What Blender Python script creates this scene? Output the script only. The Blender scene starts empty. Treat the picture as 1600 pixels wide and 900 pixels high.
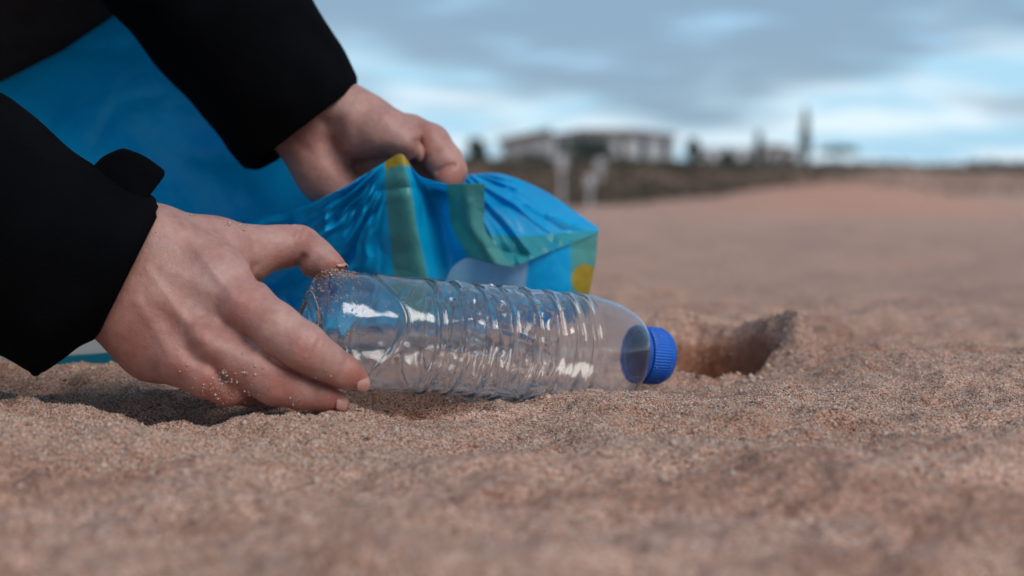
import bpy, math, random
import numpy as np
from mathutils import Vector, Matrix
random.seed(7)
RNG = np.random.default_rng(11)

# ------------------------------------------------------------------ camera, sky, sun, exposure
scene = bpy.context.scene
COL = scene.collection
F = 2222.0                       # focal length in photo pixels (1600 wide)
CAMH = 0.115
PITCH = math.atan(180.0 / F)
cam_d = bpy.data.cameras.new('camera'); cam = bpy.data.objects.new('camera', cam_d); COL.objects.link(cam)
cam.location = (0, 0, CAMH)
cam.rotation_euler = (math.pi / 2 - PITCH, 0, 0)
cam_d.sensor_width = 36.0; cam_d.lens = F / 1600 * 36.0
cam_d.clip_start = 0.02; cam_d.clip_end = 9000
cam_d.dof.use_dof = True; cam_d.dof.focus_distance = 0.705; cam_d.dof.aperture_fstop = 5.8
scene.camera = cam

SUN_EL = math.radians(44); SUN_AZ = math.radians(138)      # azimuth measured from +Y (view direction) towards +X
to_sun = Vector((math.sin(SUN_AZ) * math.cos(SUN_EL), math.cos(SUN_AZ) * math.cos(SUN_EL), math.sin(SUN_EL)))
sd = bpy.data.lights.new('sun', 'SUN'); so = bpy.data.objects.new('sun', sd); COL.objects.link(so)
sd.energy = 1.2; sd.angle = math.radians(32); sd.color = (1.0, 0.95, 0.9)
so.rotation_euler = to_sun.to_track_quat('Z', 'Y').to_euler(); so.location = (1, 0, 3)

world = bpy.data.worlds.new('World'); scene.world = world; world.use_nodes = True
SKY1 = (52.9, 6.6, 0); SKY2 = (33.3, 1.2, 0)
def build_world():
    nt = world.node_tree; N = nt.nodes; L = nt.links; N.clear()
    def n(t, **k):
        x = N.new(t)
        for a, b in k.items(): setattr(x, a, b)
        return x
    def mth(op, a, b=None, c=None, clamp=False):
        x = n('ShaderNodeMath', operation=op); x.use_clamp = clamp
        for i, v in enumerate((a, b, c)):
            if v is None: continue
            if isinstance(v, (int, float)): x.inputs[i].default_value = v
            else: L.new(v, x.inputs[i])
        return x.outputs[0]
    def sstep(v, lo, hi):
        x = n('ShaderNodeMapRange', interpolation_type='SMOOTHSTEP'); x.inputs[1].default_value = lo; x.inputs[2].default_value = hi
        L.new(v, x.inputs[0]); return x.outputs[0]
    out = n('ShaderNodeOutputWorld'); bg = n('ShaderNodeBackground'); bg.inputs['Strength'].default_value = 0.1
    L.new(bg.outputs[0], out.inputs[0])
    sky = n('ShaderNodeTexSky', sky_type='NISHITA'); sky.sun_disc = False
    sky.sun_elevation = SUN_EL; sky.sun_rotation = SUN_AZ; sky.air_density = 1.0; sky.dust_density = 1.2; sky.ozone_density = 1.5
    tc = n('ShaderNodeTexCoord'); sp = n('ShaderNodeSeparateXYZ'); L.new(tc.outputs['Generated'], sp.inputs[0])
    z = mth('MAXIMUM', sp.outputs[2], 0.0)
    den = mth('ADD', z, 0.24)
    u = mth('DIVIDE', sp.outputs[0], den); v = mth('DIVIDE', sp.outputs[1], den)
    cb = n('ShaderNodeCombineXYZ'); L.new(u, cb.inputs[0]); L.new(v, cb.inputs[1])
    def noise(scale, loc, det=4.0, rough=0.5, sx=1.0, sy=1.0):
        mp = n('ShaderNodeMapping'); mp.inputs['Location'].default_value = loc; mp.inputs['Scale'].default_value = (sx, sy, 1)
        L.new(cb.outputs[0], mp.inputs[0])
        t = n('ShaderNodeTexNoise'); t.inputs['Scale'].default_value = scale; t.inputs['Detail'].default_value = det; t.inputs['Roughness'].default_value = rough
        L.new(mp.outputs[0], t.inputs['Vector']); return t.outputs['Fac']
    n1 = noise(1.25, SKY1, 3.0, 0.5, 1.0, 1.3); n2 = noise(3.0, SKY2, 5.0, 0.52, 0.75, 1.5); n3 = noise(0.35, (1.0, 9.0, 0), 3.0)
    # cloud deck that breaks open towards the horizon
    el = mth('ADD', sp.outputs[2], mth('MULTIPLY', mth('SUBTRACT', n1, 0.5), 0.30))
    el = mth('ADD', el, mth('MULTIPLY', mth('SUBTRACT', n2, 0.5), 0.10))
    deck = sstep(el, 0.030, 0.085)
    gaps = sstep(n2, 0.52, 0.72)
    deckc = n('ShaderNodeMix', data_type='RGBA')
    deckc.inputs[6].default_value = (1.4, 2.2, 3.1, 1); deckc.inputs[7].default_value = (2.3, 3.8, 5.3, 1)
    L.new(gaps, deckc.inputs[0])
    warm = n('ShaderNodeMix', data_type='RGBA'); warm.inputs[7].default_value = (2.1, 2.5, 3.05, 1)
    L.new(deckc.outputs[2], warm.inputs[6]); L.new(mth('MULTIPLY', sstep(n3, 0.45, 0.62), 0.5), warm.inputs[0])
    brightc = n('ShaderNodeMix', data_type='RGBA')
    brightc.inputs[6].default_value = (2.5, 4.3, 5.6, 1); brightc.inputs[7].default_value = (4.7, 5.7, 6.4, 1)
    L.new(sstep(n2, 0.4, 0.6), brightc.inputs[0])
    clouds = n('ShaderNodeMix', data_type='RGBA'); L.new(deck, clouds.inputs[0]); L.new(brightc.outputs[2], clouds.inputs[6]); L.new(warm.outputs[2], clouds.inputs[7])
    mixs = n('ShaderNodeMix', data_type='RGBA'); mixs.inputs[0].default_value = 0.88
    L.new(sky.outputs[0], mixs.inputs[6]); L.new(clouds.outputs[2], mixs.inputs[7])
    L.new(mixs.outputs[2], bg.inputs['Color'])
build_world()

vs = scene.view_settings
vs.view_transform = 'Standard'; vs.look = 'None'; vs.exposure = 0.76; vs.gamma = 1.0; vs.use_curve_mapping = False
cy = scene.cycles
cy.max_bounces = 16; cy.transmission_bounces = 14; cy.transparent_max_bounces = 12; cy.glossy_bounces = 6; cy.diffuse_bounces = 3
cy.use_denoising = True; cy.sample_clamp_indirect = 4.0

# ------------------------------------------------------------------ helpers
SP, CP = math.sin(PITCH), math.cos(PITCH)
def cam2world(X, Y, Z):
    """camera axes (right, up, depth) -> world"""
    return np.stack([X, Z * CP + Y * SP, CAMH - Z * SP + Y * CP], -1)
def P(px, py, d):
    return Vector(cam2world(np.float64((px - 800) / F * d), np.float64(-(py - 450) / F * d), np.float64(d)))
def Pc(px, py, d): return np.array([(px - 800) / F * d, -(py - 450) / F * d, d])

def tag(o, label=None, cat=None, group=None, kind=None):
    if label: o['label'] = label
    if cat: o['category'] = cat
    if group: o['group'] = group
    if kind: o['kind'] = kind
    return o
def empty(name, loc=(0, 0, 0)):
    o = bpy.data.objects.new(name, None); COL.objects.link(o); o.location = loc; o.empty_display_size = 0.05
    return o
def mesh_obj(name, verts, faces, mat, parent=None, smooth=True):
    """verts in world coordinates; keeps world placement under an unrotated parent"""
    me = bpy.data.meshes.new(name)
    verts = np.asarray(verts, dtype=np.float64)
    if parent is not None:
        q = parent; off = np.zeros(3)
        while q is not None:
            off = off + np.array(q.location); q = q.parent
        verts = verts - off
    if isinstance(faces, np.ndarray):
        k = faces.shape[1]; nf = len(faces)
        me.vertices.add(len(verts)); me.vertices.foreach_set('co', verts.astype(np.float32).ravel())
        me.loops.add(nf * k); me.loops.foreach_set('vertex_index', faces.astype(np.int32).ravel())
        me.polygons.add(nf); me.polygons.foreach_set('loop_start', np.arange(0, nf * k, k, dtype=np.int32))
        me.update(calc_edges=True); me.validate()
    else:
        me.from_pydata([tuple(v) for v in verts], [], faces); me.update()
    if smooth: me.polygons.foreach_set('use_smooth', np.ones(len(me.polygons), dtype=bool))
    if mat: me.materials.append(mat)
    o = bpy.data.objects.new(name, me); COL.objects.link(o)
    if parent is not None: o.parent = parent
    return o
def set_color(o, name, rgb):
    a = o.data.color_attributes.new(name, 'FLOAT_COLOR', 'POINT')
    c = np.ones((len(o.data.vertices), 4), dtype=np.float32); c[:, :rgb.shape[1]] = rgb
    a.data.foreach_set('color', c.ravel())
def set_float(o, name, v):
    a = o.data.attributes.new(name, 'FLOAT', 'POINT'); a.data.foreach_set('value', np.asarray(v, dtype=np.float32))

def _h(i, j, k, s):
    n = (i.astype(np.int64) * 374761393 + j.astype(np.int64) * 668265263 + k.astype(np.int64) * 2147483647 + s * 974711) & 0xffffffff
    n = ((n ^ (n >> 13)) * 1274126177) & 0xffffffff
    n = ((n ^ (n >> 15)) * 2246822519) & 0xffffffff
    return ((n ^ (n >> 16)) & 0xffffff) / float(0xffffff)
def vnoise(x, y, z=None, s=0):
    """value noise in [-1,1]"""
    if z is None:
        xi, yi = np.floor(x), np.floor(y); fx, fy = x - xi, y - yi
        fx = fx * fx * fx * (fx * (fx * 6 - 15) + 10); fy = fy * fy * fy * (fy * (fy * 6 - 15) + 10)
        zi = np.zeros_like(xi)
        a = _h(xi, yi, zi, s); b = _h(xi + 1, yi, zi, s); c = _h(xi, yi + 1, zi, s); d = _h(xi + 1, yi + 1, zi, s)
        return ((a * (1 - fx) + b * fx) * (1 - fy) + (c * (1 - fx) + d * fx) * fy) * 2 - 1
    xi, yi, zi = np.floor(x), np.floor(y), np.floor(z); fx, fy, fz = x - xi, y - yi, z - zi
    fx = fx * fx * (3 - 2 * fx); fy = fy * fy * (3 - 2 * fy); fz = fz * fz * (3 - 2 * fz)
    r = 0
    for dz in (0, 1):
        a = _h(xi, yi, zi + dz, s); b = _h(xi + 1, yi, zi + dz, s); c = _h(xi, yi + 1, zi + dz, s); d = _h(xi + 1, yi + 1, zi + dz, s)
        r = r + ((a * (1 - fx) + b * fx) * (1 - fy) + (c * (1 - fx) + d * fx) * fy) * (fz if dz else 1 - fz)
    return r * 2 - 1
def gauss(x, y, cx, cy_, rx, ry): return np.exp(-((x - cx) / rx) ** 2 - ((y - cy_) / ry) ** 2)
def sstep(a, b, x):
    t = np.clip((x - a) / (b - a), 0, 1); return t * t * (3 - 2 * t)

# material helper
class Mat:
    def __init__(s, name, rough=0.6, color=(0.5, 0.5, 0.5), spec=0.5):
        s.m = bpy.data.materials.new(name); s.m.use_nodes = True; s.nt = s.m.node_tree
        s.b = s.nt.nodes['Principled BSDF']; s.out = s.nt.nodes['Material Output']
        s.b.inputs['Roughness'].default_value = rough; s.b.inputs['Base Color'].default_value = (*color, 1); s.b.inputs['Specular IOR Level'].default_value = spec
        s._tc = None
    def n(s, t, **k):
        x = s.nt.nodes.new(t)
        for a, b in k.items(): setattr(x, a, b)
        return x
    def l(s, a, b): s.nt.links.new(a, b)
    def obj(s):
        if s._tc is None: s._tc = s.n('ShaderNodeTexCoord')
        return s._tc.outputs['Object']
    def noise(s, scale, det=4, rough=0.55, vec=None):
        t = s.n('ShaderNodeTexNoise'); t.inputs['Scale'].default_value = scale; t.inputs['Detail'].default_value = det; t.inputs['Roughness'].default_value = rough
        s.l(vec or s.obj(), t.inputs['Vector']); return t
    def vor(s, scale, feat='F1', rnd=1.0, vec=None):
        t = s.n('ShaderNodeTexVoronoi', feature=feat); t.inputs['Scale'].default_value = scale; t.inputs['Randomness'].default_value = rnd
        s.l(vec or s.obj(), t.inputs['Vector']); return t
    def ramp(s, fac, stops, interp='LINEAR'):
        r = s.n('ShaderNodeValToRGB'); r.color_ramp.interpolation = interp
        e = r.color_ramp.elements
        while len(e) < len(stops): e.new(0.5)
        for i, (p, c) in enumerate(stops):
            e[i].position = p; e[i].color = (*c, 1) if len(c) == 3 else c
        s.l(fac, r.inputs[0]); return r.outputs[0]
    def mix(s, fac, a, b, blend='MIX'):
        x = s.n('ShaderNodeMix', data_type='RGBA', blend_type=blend)
        for i, v in ((0, fac), (6, a), (7, b)):
            if isinstance(v, (int, float)): x.inputs[i].default_value = v
            elif isinstance(v, tuple): x.inputs[i].default_value = (*v, 1)
            else: s.l(v, x.inputs[i])
        return x.outputs[2]
    def bump(s, h, dist, strength=1.0, normal=None):
        b = s.n('ShaderNodeBump'); b.inputs['Distance'].default_value = dist; b.inputs['Strength'].default_value = strength
        s.l(h, b.inputs['Height'])
        if normal is not None: s.l(normal, b.inputs['Normal'])
        return b.outputs[0]
    def attr(s, name, kind='Color'):
        a = s.n('ShaderNodeAttribute'); a.attribute_name = name; return a.outputs[kind]

# ------------------------------------------------------------------ materials
def mat_sand():
    M = Mat('sand_grains_mat', 0.85, spec=0.25)
    pos = M.n('ShaderNodeNewGeometry').outputs['Position']
    v = M.vor(1350, vec=pos)                       # single grains ~0.9 mm
    sp = M.n('ShaderNodeSeparateColor'); M.l(v.outputs['Color'], sp.inputs[0])
    grain = M.ramp(sp.outputs[0], [(0.0, (0.06, 0.035, 0.03)), (0.10, (0.20, 0.11, 0.08)), (0.3, (0.47, 0.28, 0.20)), (0.55, (0.63, 0.41, 0.305)),
                                   (0.72, (0.52, 0.27, 0.175)), (0.82, (0.68, 0.50, 0.41)), (0.93, (0.78, 0.67, 0.60)), (1.0, (0.52, 0.20, 0.11))])
    big = M.noise(9, 5, 0.6, pos); mid = M.noise(70, 4, 0.6, pos); mid2 = M.noise(240, 3, 0.6, pos)
    tint = M.ramp(big.outputs['Fac'], [(0.3, (0.84, 0.80, 0.79)), (0.5, (1, 0.95, 0.92)), (0.72, (1.06, 0.96, 0.90))])
    c = M.mix(1.0, grain, tint, 'MULTIPLY')
    t2 = M.ramp(mid.outputs['Fac'], [(0.3, (0.72, 0.66, 0.64)), (0.5, (1, 1, 1)), (0.75, (1.15, 1.1, 1.08))])
    c = M.mix(0.8, c, t2, 'MULTIPLY')
    t3 = M.ramp(mid2.outputs['Fac'], [(0.3, (0.75, 0.66, 0.6)), (0.5, (1, 1, 1)), (0.7, (1.2, 1.16, 1.14))])
    c = M.mix(0.65, c, t3, 'MULTIPLY')
    c = M.mix(1.0, c, M.attr('damp_shade'), 'MULTIPLY')
    M.l(c, M.b.inputs['Base Color'])
    nb = M.bump(mid2.outputs['Fac'], 0.0018, 0.8)
    inv = M.n('ShaderNodeMath', operation='SUBTRACT'); inv.inputs[0].default_value = 1.0; M.l(v.outputs['Distance'], inv.inputs[1])
    nb = M.bump(inv.outputs[0], 0.0007, 0.9, nb)
    M.l(nb, M.b.inputs['Normal'])
    return M.m
def mat_grain():
    M = Mat('loose_grain_mat', 0.6, spec=0.4); M.l(M.attr('tone'), M.b.inputs['Base Color']); return M.m
def mat_skin():
    M = Mat('skin_mat', 0.46, spec=0.4)
    n1 = M.noise(55, 4, 0.6); n2 = M.noise(260, 3, 0.6); n3 = M.noise(18, 3, 0.5)
    base = M.ramp(n1.outputs['Fac'], [(0.3, (0.36, 0.165, 0.13)), (0.5, (0.45, 0.235, 0.19)), (0.72, (0.50, 0.29, 0.24))])
    base = M.mix(M.attr('flush', 'Fac'), base, (0.40, 0.125, 0.09))
    vein = M.ramp(n3.outputs['Fac'], [(0.44, (1, 1, 1)), (0.5, (0.88, 0.95, 1.0)), (0.56, (1, 1, 1))])
    base = M.mix(0.7, base, vein, 'MULTIPLY')
    sp = M.ramp(n2.outputs['Fac'], [(0.35, (0.9, 0.86, 0.84)), (0.6, (1.03, 1.03, 1.03))])
    base = M.mix(0.7, base, sp, 'MULTIPLY')
    M.l(base, M.b.inputs['Base Color'])
    M.b.inputs['Subsurface Weight'].default_value = 0.12; M.b.inputs['Subsurface Radius'].default_value = (1.0, 0.35, 0.2); M.b.inputs['Subsurface Scale'].default_value = 0.006
    v = M.vor(900, 'DISTANCE_TO_EDGE'); n4 = M.noise(420, 4, 0.6)
    nb = M.bump(v.outputs['Distance'], 0.0003, 0.5); nb = M.bump(n4.outputs['Fac'], 0.0006, 0.5, nb)
    nb = M.bump(n1.outputs['Fac'], 0.0016, 0.35, nb)
    M.l(nb, M.b.inputs['Normal'])
    return M.m
def mat_nail():
    M = Mat('nail_mat', 0.3, (0.62, 0.38, 0.33)); n = M.noise(300, 2)
    M.l(M.ramp(n.outputs['Fac'], [(0.3, (0.43, 0.195, 0.15)), (0.7, (0.50, 0.26, 0.205))]), M.b.inputs['Base Color']); return M.m
def mat_fabric(name, a, b, scale=900, sheen=0.15):
    M = Mat(name, 0.95, a, 0.15)
    n = M.noise(30, 4); w = M.noise(scale, 2, 0.6)
    M.l(M.ramp(n.outputs['Fac'], [(0.3, a), (0.7, b)]), M.b.inputs['Base Color'])
    M.b.inputs['Specular IOR Level'].default_value = 0.06
    M.l(M.bump(w.outputs['Fac'], 0.0006, 0.7, M.bump(n.outputs['Fac'], 0.004, 0.4)), M.b.inputs['Normal'])
    return M.m
def mat_pet():
    M = Mat('clear_pet_mat', 0.02, (0.985, 0.995, 1.0))
    M.b.inputs['Transmission Weight'].default_value = 1.0; M.b.inputs['IOR'].default_value = 1.5
    n = M.noise(60, 4); n2 = M.noise(500, 3)
    M.l(M.ramp(n.outputs['Fac'], [(0.42, (0.008,) * 3), (0.72, (0.05,) * 3)]), M.b.inputs['Roughness'])
    M.l(M.bump(n2.outputs['Fac'], 0.0003, 0.12), M.b.inputs['Normal'])
    # thin film of dust and fine scratches
    df = M.n('ShaderNodeBsdfDiffuse'); df.inputs['Color'].default_value = (0.58, 0.70, 0.84, 1)
    tl = M.n('ShaderNodeBsdfTranslucent'); tl.inputs['Color'].default_value = (0.58, 0.70, 0.84, 1)
    ad = M.n('ShaderNodeMixShader'); M.l(df.outputs[0], ad.inputs[1]); M.l(tl.outputs[0], ad.inputs[2]); ad.inputs[0].default_value = 0.5
    mx = M.n('ShaderNodeMixShader'); M.l(M.ramp(n.outputs['Fac'], [(0.4, (0.015,) * 3), (0.75, (0.07,) * 3)]), mx.inputs[0])
    M.l(M.b.outputs[0], mx.inputs[1]); M.l(ad.outputs[0], mx.inputs[2]); M.l(mx.outputs[0], M.out.inputs['Surface'])
    return M.m
def mat_cap():
    M = Mat('blue_cap_mat', 0.33, (0.003, 0.045, 0.42)); n = M.noise(120, 4)
    M.l(M.ramp(n.outputs['Fac'], [(0.3, (0.0005, 0.085, 0.44)), (0.7, (0.001, 0.12, 0.56))]), M.b.inputs['Base Color'])
    M.l(M.ramp(n.outputs['Fac'], [(0.3, (0.38,) * 3), (0.7, (0.55,) * 3)]), M.b.inputs['Roughness'])
    M.b.inputs['Subsurface Weight'].default_value = 0.0
    return M.m
def mat_bag():
    M = Mat('bag_film_mat', 0.29, spec=0.5)
    c = M.attr('print'); n = M.noise(14, 4); 
    c2 = M.mix(0.6, c, M.ramp(n.outputs['Fac'], [(0.3, (0.75, 0.80, 0.88)), (0.7, (1.15, 1.12, 1.06))]), 'MULTIPLY')
    M.l(c2, M.b.inputs['Base Color'])
    tr = M.n('ShaderNodeBsdfTranslucent'); M.l(c2, tr.inputs['Color'])
    f = M.noise(160, 5, 0.6); 
    nb = M.bump(f.outputs['Fac'], 0.0014, 0.45)
    cr = M.vor(42, 'DISTANCE_TO_EDGE'); nb = M.bump(cr.outputs['Distance'], 0.006, 0.35, nb)
    M.l(nb, M.b.inputs['Normal']); M.l(nb, tr.inputs['Normal'])
    mx = M.n('ShaderNodeMixShader'); mx.inputs[0].default_value = 0.55
    M.l(M.b.outputs[0], mx.inputs[1]); M.l(tr.outputs[0], mx.inputs[2]); M.l(mx.outputs[0], M.out.inputs['Surface'])
    return M.m
def mat_plain(name, a, b, scale=4.0, rough=0.8):
    M = Mat(name, rough, a, 0.3); n = M.noise(scale, 5, 0.6)
    M.l(M.ramp(n.outputs['Fac'], [(0.3, a), (0.7, b)]), M.b.inputs['Base Color'])
    M.l(M.bump(n.outputs['Fac'], 0.02 , 0.3), M.b.inputs['Normal'])
    return M.m
def mat_leaf(name, a, b):
    M = Mat(name, 0.6, a, 0.3)
    r = M.n('ShaderNodeNewGeometry').outputs['Random Per Island']
    M.l(M.ramp(r, [(0.0, a), (1.0, b)]), M.b.inputs['Base Color'])
    return M.m
MSAND = mat_sand(); MGRAIN = mat_grain(); MSKIN = mat_skin(); MNAIL = mat_nail()
MJACKET = mat_fabric('black_jacket_mat', (0.0012, 0.0013, 0.0017), (0.0028, 0.0029, 0.0038), 700)
MTROUS = mat_fabric('brown_trousers_mat', (0.045, 0.026, 0.020), (0.065, 0.038, 0.030), 500)
MPET = mat_pet(); MCAP = mat_cap(); MBAG = mat_bag()
MHAIR = mat_fabric('dark_hair_mat', (0.012, 0.008, 0.006), (0.03, 0.02, 0.014), 300)
MSHOE = mat_plain('shoe_mat', (0.02, 0.02, 0.022), (0.04, 0.04, 0.045), 40)

# ------------------------------------------------------------------ sand terrain
def ground(x, y, fine=True):
    x = np.asarray(x, float); y = np.asarray(y, float)
    d = np.maximum(y, 0.0)
    # broad shape: falls gently away from the camera, then a low sand rise, then the scrub bank
    z = -0.0298 * np.maximum(d - 1.3, 0) * (1 - sstep(26, 34, d)) - 0.86 * sstep(26, 34, d)
    ang = x / np.maximum(d, 0.5)                                       # lateral slope, only used for the far dunes' outlines
    dune = np.exp(-((d - 34) / np.where(d < 34, 5.0, 9.0)) ** 2) * np.exp(-((x - 8.0) / 3.6) ** 2)
    z = z + 0.70 * dune + 0.10 * np.exp(-((d - 31) / 4) ** 2) * np.exp(-((x - 4.6) / 2.0) ** 2)
    bank = sstep(38, 50, d - np.maximum(x - 2.0, 0) * 1.3)
    z = z + (1.27 - 0.14 * sstep(3, 14, x)) * bank
    far = sstep(60, 110, d)
    z = z + far * 0.25 * vnoise(x / 40, y / 40, s=3)
    far2 = sstep(1.6, 6, d)
    z = z + far2 * (1 - sstep(60, 100, d)) * (0.05 * vnoise(x / 2.3, y / 3.1, s=5) + 0.035 * vnoise(x / 0.8, y / 1.0, s=6))
    nr = 1 - sstep(0.95, 1.6, d)
    mid = sstep(0.9, 1.4, d) * (1 - sstep(6, 12, d))
    z = z + mid * (0.016 * vnoise(x / 0.35, y / 0.4, s=8) + 0.012 * vnoise(x / 0.13, y / 0.16, s=9))
    # near ground
    z = z + nr * (-0.005 * gauss(x, y, -0.14, 0.665, 0.07, 0.03) - 0.008 * gauss(x, y, 0.03, 0.80, 0.12, 0.07))
    z = z + 0.014 * gauss(x, y, 0.33, 0.80, 0.13, 0.07) - 0.006 * gauss(x, y, 0.10, 0.82, 0.07, 0.06)
    z = z - 0.016 * sstep(0.86, 1.0, d) * sstep(0.05, 0.25, x) * (1 - sstep(1.6, 3, d))
    w = 0.006 * vnoise(x / 0.03, y / 0.03, s=21) + 0.0035 * vnoise(x / 0.011, y / 0.011, s=22)                       # wobble for rims
    # hollow under the bottle
    r = np.sqrt(((x + 0.047) / 0.042) ** 2 + ((y - 0.705) / 0.030) ** 2) + w * 14
    z = z - 0.025 * (1 - sstep(0.5, 1.06, r)) + 0.0022 * np.exp(-((r - 1.2) / 0.18) ** 2)
    # dug hole behind the cap with its thrown-up rim
    r = np.sqrt(((x - 0.127) / 0.039) ** 2 + ((y - 0.915) / 0.075) ** 2) + w * 17
    z = z - 0.055 * (1 - sstep(0.80, 1.0, r))
    z = z + 0.004 * gauss(x, y, 0.190, 0.925, 0.020, 0.05) * (0.8 + 40 * w)
    rim = np.exp(-((r - 1.28) / 0.26) ** 2)
    z = z + rim * 0.022 * sstep(-0.25, 0.7, (x - 0.131) / 0.05 * 0.75 + (y - 0.915) / 0.08)
    # dents and scuffs
    for cx, cy_, rx, ry, a in ((0.175, 0.62, 0.030, 0.018, 0.007), (0.21, 0.60, 0.02, 0.012, 0.006), (0.235, 0.50, 0.045, 0.02, 0.008), (0.13, 0.555, 0.03, 0.012, 0.004),
                               (-0.20, 0.69, 0.06, 0.016, 0.006), (-0.14, 0.63, 0.05, 0.012, 0.004), (-0.27, 0.76, 0.05, 0.02, 0.009), (-0.17, 0.80, 0.05, 0.018, 0.007),
                               (0.02, 0.53, 0.03, 0.012, 0.003), (-0.1, 0.5, 0.05, 0.015, 0.003), (0.02, 0.46, 0.03, 0.012, 0.003), (0.33, 0.98, 0.09, 0.02, 0.012), (0.20, 1.35, 0.2, 0.08, 0.015)):
        q = np.exp(-(((x - cx) / rx) ** 2 + ((y - cy_) / ry) ** 2) * (1 + 40 * w))
        z = z - a * q
    z = z + 0.006 * gauss(x, y, 0.215, 0.565, 0.05, 0.018) + 0.004 * gauss(x, y, 0.07, 0.60, 0.03, 0.015)
    keep = (1 - np.exp(-((x + 0.02) / 0.21) ** 2 - ((y - 0.72) / 0.085) ** 2)) * (1 - np.exp(-((x - 0.13) / 0.08) ** 2 - ((y - 0.87) / 0.09) ** 2))
    z = z + nr * keep * (0.0045 * vnoise(x / 0.12, y / 0.09, s=41) + 0.003 * np.maximum(vnoise(x / 0.04, y / 0.03, s=42), 0))
    if fine:
        nr2 = 1 - sstep(1.3, 2.2, d)
        z = z + nr2 * (0.0058 * vnoise(x / 0.055, y / 0.05, s=31) + 0.0034 * vnoise(x / 0.021, y / 0.021, s=32) + 0.0015 * vnoise(x / 0.0085, y / 0.0085, s=33))
        lump = np.maximum(vnoise(x / 0.006, y / 0.006, s=35) * 0.6 + vnoise(x / 0.012, y / 0.012, s=36) * 0.6 - 0.05, 0)
        z = z + nr2 * (0.0015 * lump + 0.00045 * vnoise(x / 0.0026, y / 0.0026, s=34))
    return z
def gz(x, y): return float(ground(np.array([x]), np.array([y]), True)[0])
def make_ground():
    def axis(lo, hi, step, ext_lo, ext_hi, g=1.09):
        a = list(np.arange(lo, hi, step)); s = step; v = hi
        while v < ext_hi: a.append(v); s *= g; v += s
        a.append(ext_hi); s = step; v = lo - step
        pre = []
        while v > ext_lo: pre.append(v); s *= g; v -= s
        pre.append(ext_lo)
        return np.array(pre[::-1] + a)
    xs = axis(-0.31, 0.36, 0.0011, -2500, 2500); ys = axis(0.36, 1.06, 0.0012, -400, 6000, 1.045)
    X, Y = np.meshgrid(xs, ys)
    Z = ground(X, Y)
    nx, ny = len(xs), len(ys)
    V = np.stack([X, Y, Z], -1).reshape(-1, 3)
    idx = np.arange(nx * ny).reshape(ny, nx)
    Fc = np.stack([idx[:-1, :-1], idx[:-1, 1:], idx[1:, 1:], idx[1:, :-1]], -1).reshape(-1, 4)
    o = mesh_obj('sand_ground', V, Fc, MSAND); tag(o, kind='structure')
    # damp, freshly dug sand is browner: inside the hole; the hollow gets the bottle's shade painted in
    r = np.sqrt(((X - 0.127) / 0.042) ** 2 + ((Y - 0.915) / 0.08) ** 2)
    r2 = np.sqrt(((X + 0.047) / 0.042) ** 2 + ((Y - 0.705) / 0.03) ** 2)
    wet_shade = np.maximum(1 - sstep(0.85, 1.08, r), 0.85 * (1 - sstep(0.65, 0.98, r2)))
    wet_shade = np.maximum(wet_shade, 0.35 * sstep(0.1, 0.55, vnoise(X / 0.05, Y / 0.035, s=51)) * (1 - sstep(1.5, 2.5, Y)))
    wet_shade = wet_shade.reshape(-1, 1)
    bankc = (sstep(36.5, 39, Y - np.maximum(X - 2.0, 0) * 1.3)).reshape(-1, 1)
    c = (1 - wet_shade) * np.array([[1, 1, 1]]) + wet_shade * np.array([[0.66, 0.46, 0.36]])
    bankc = bankc * (1 - 0.65 * sstep(7, 18, X).reshape(-1, 1))
    dn = (np.exp(-((Y - 31) / 8) ** 2) * np.exp(-((X - 7.5) / 4.5) ** 2)).reshape(-1, 1) * 0.9
    c = c * (1 - dn) + dn * np.array([[1.10, 0.93, 0.86]])
    c = c * (1 - bankc) + bankc * np.array([[0.38, 0.36, 0.30]])
    set_color(o, 'damp_shade', c)
    return o
make_ground()

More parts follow.
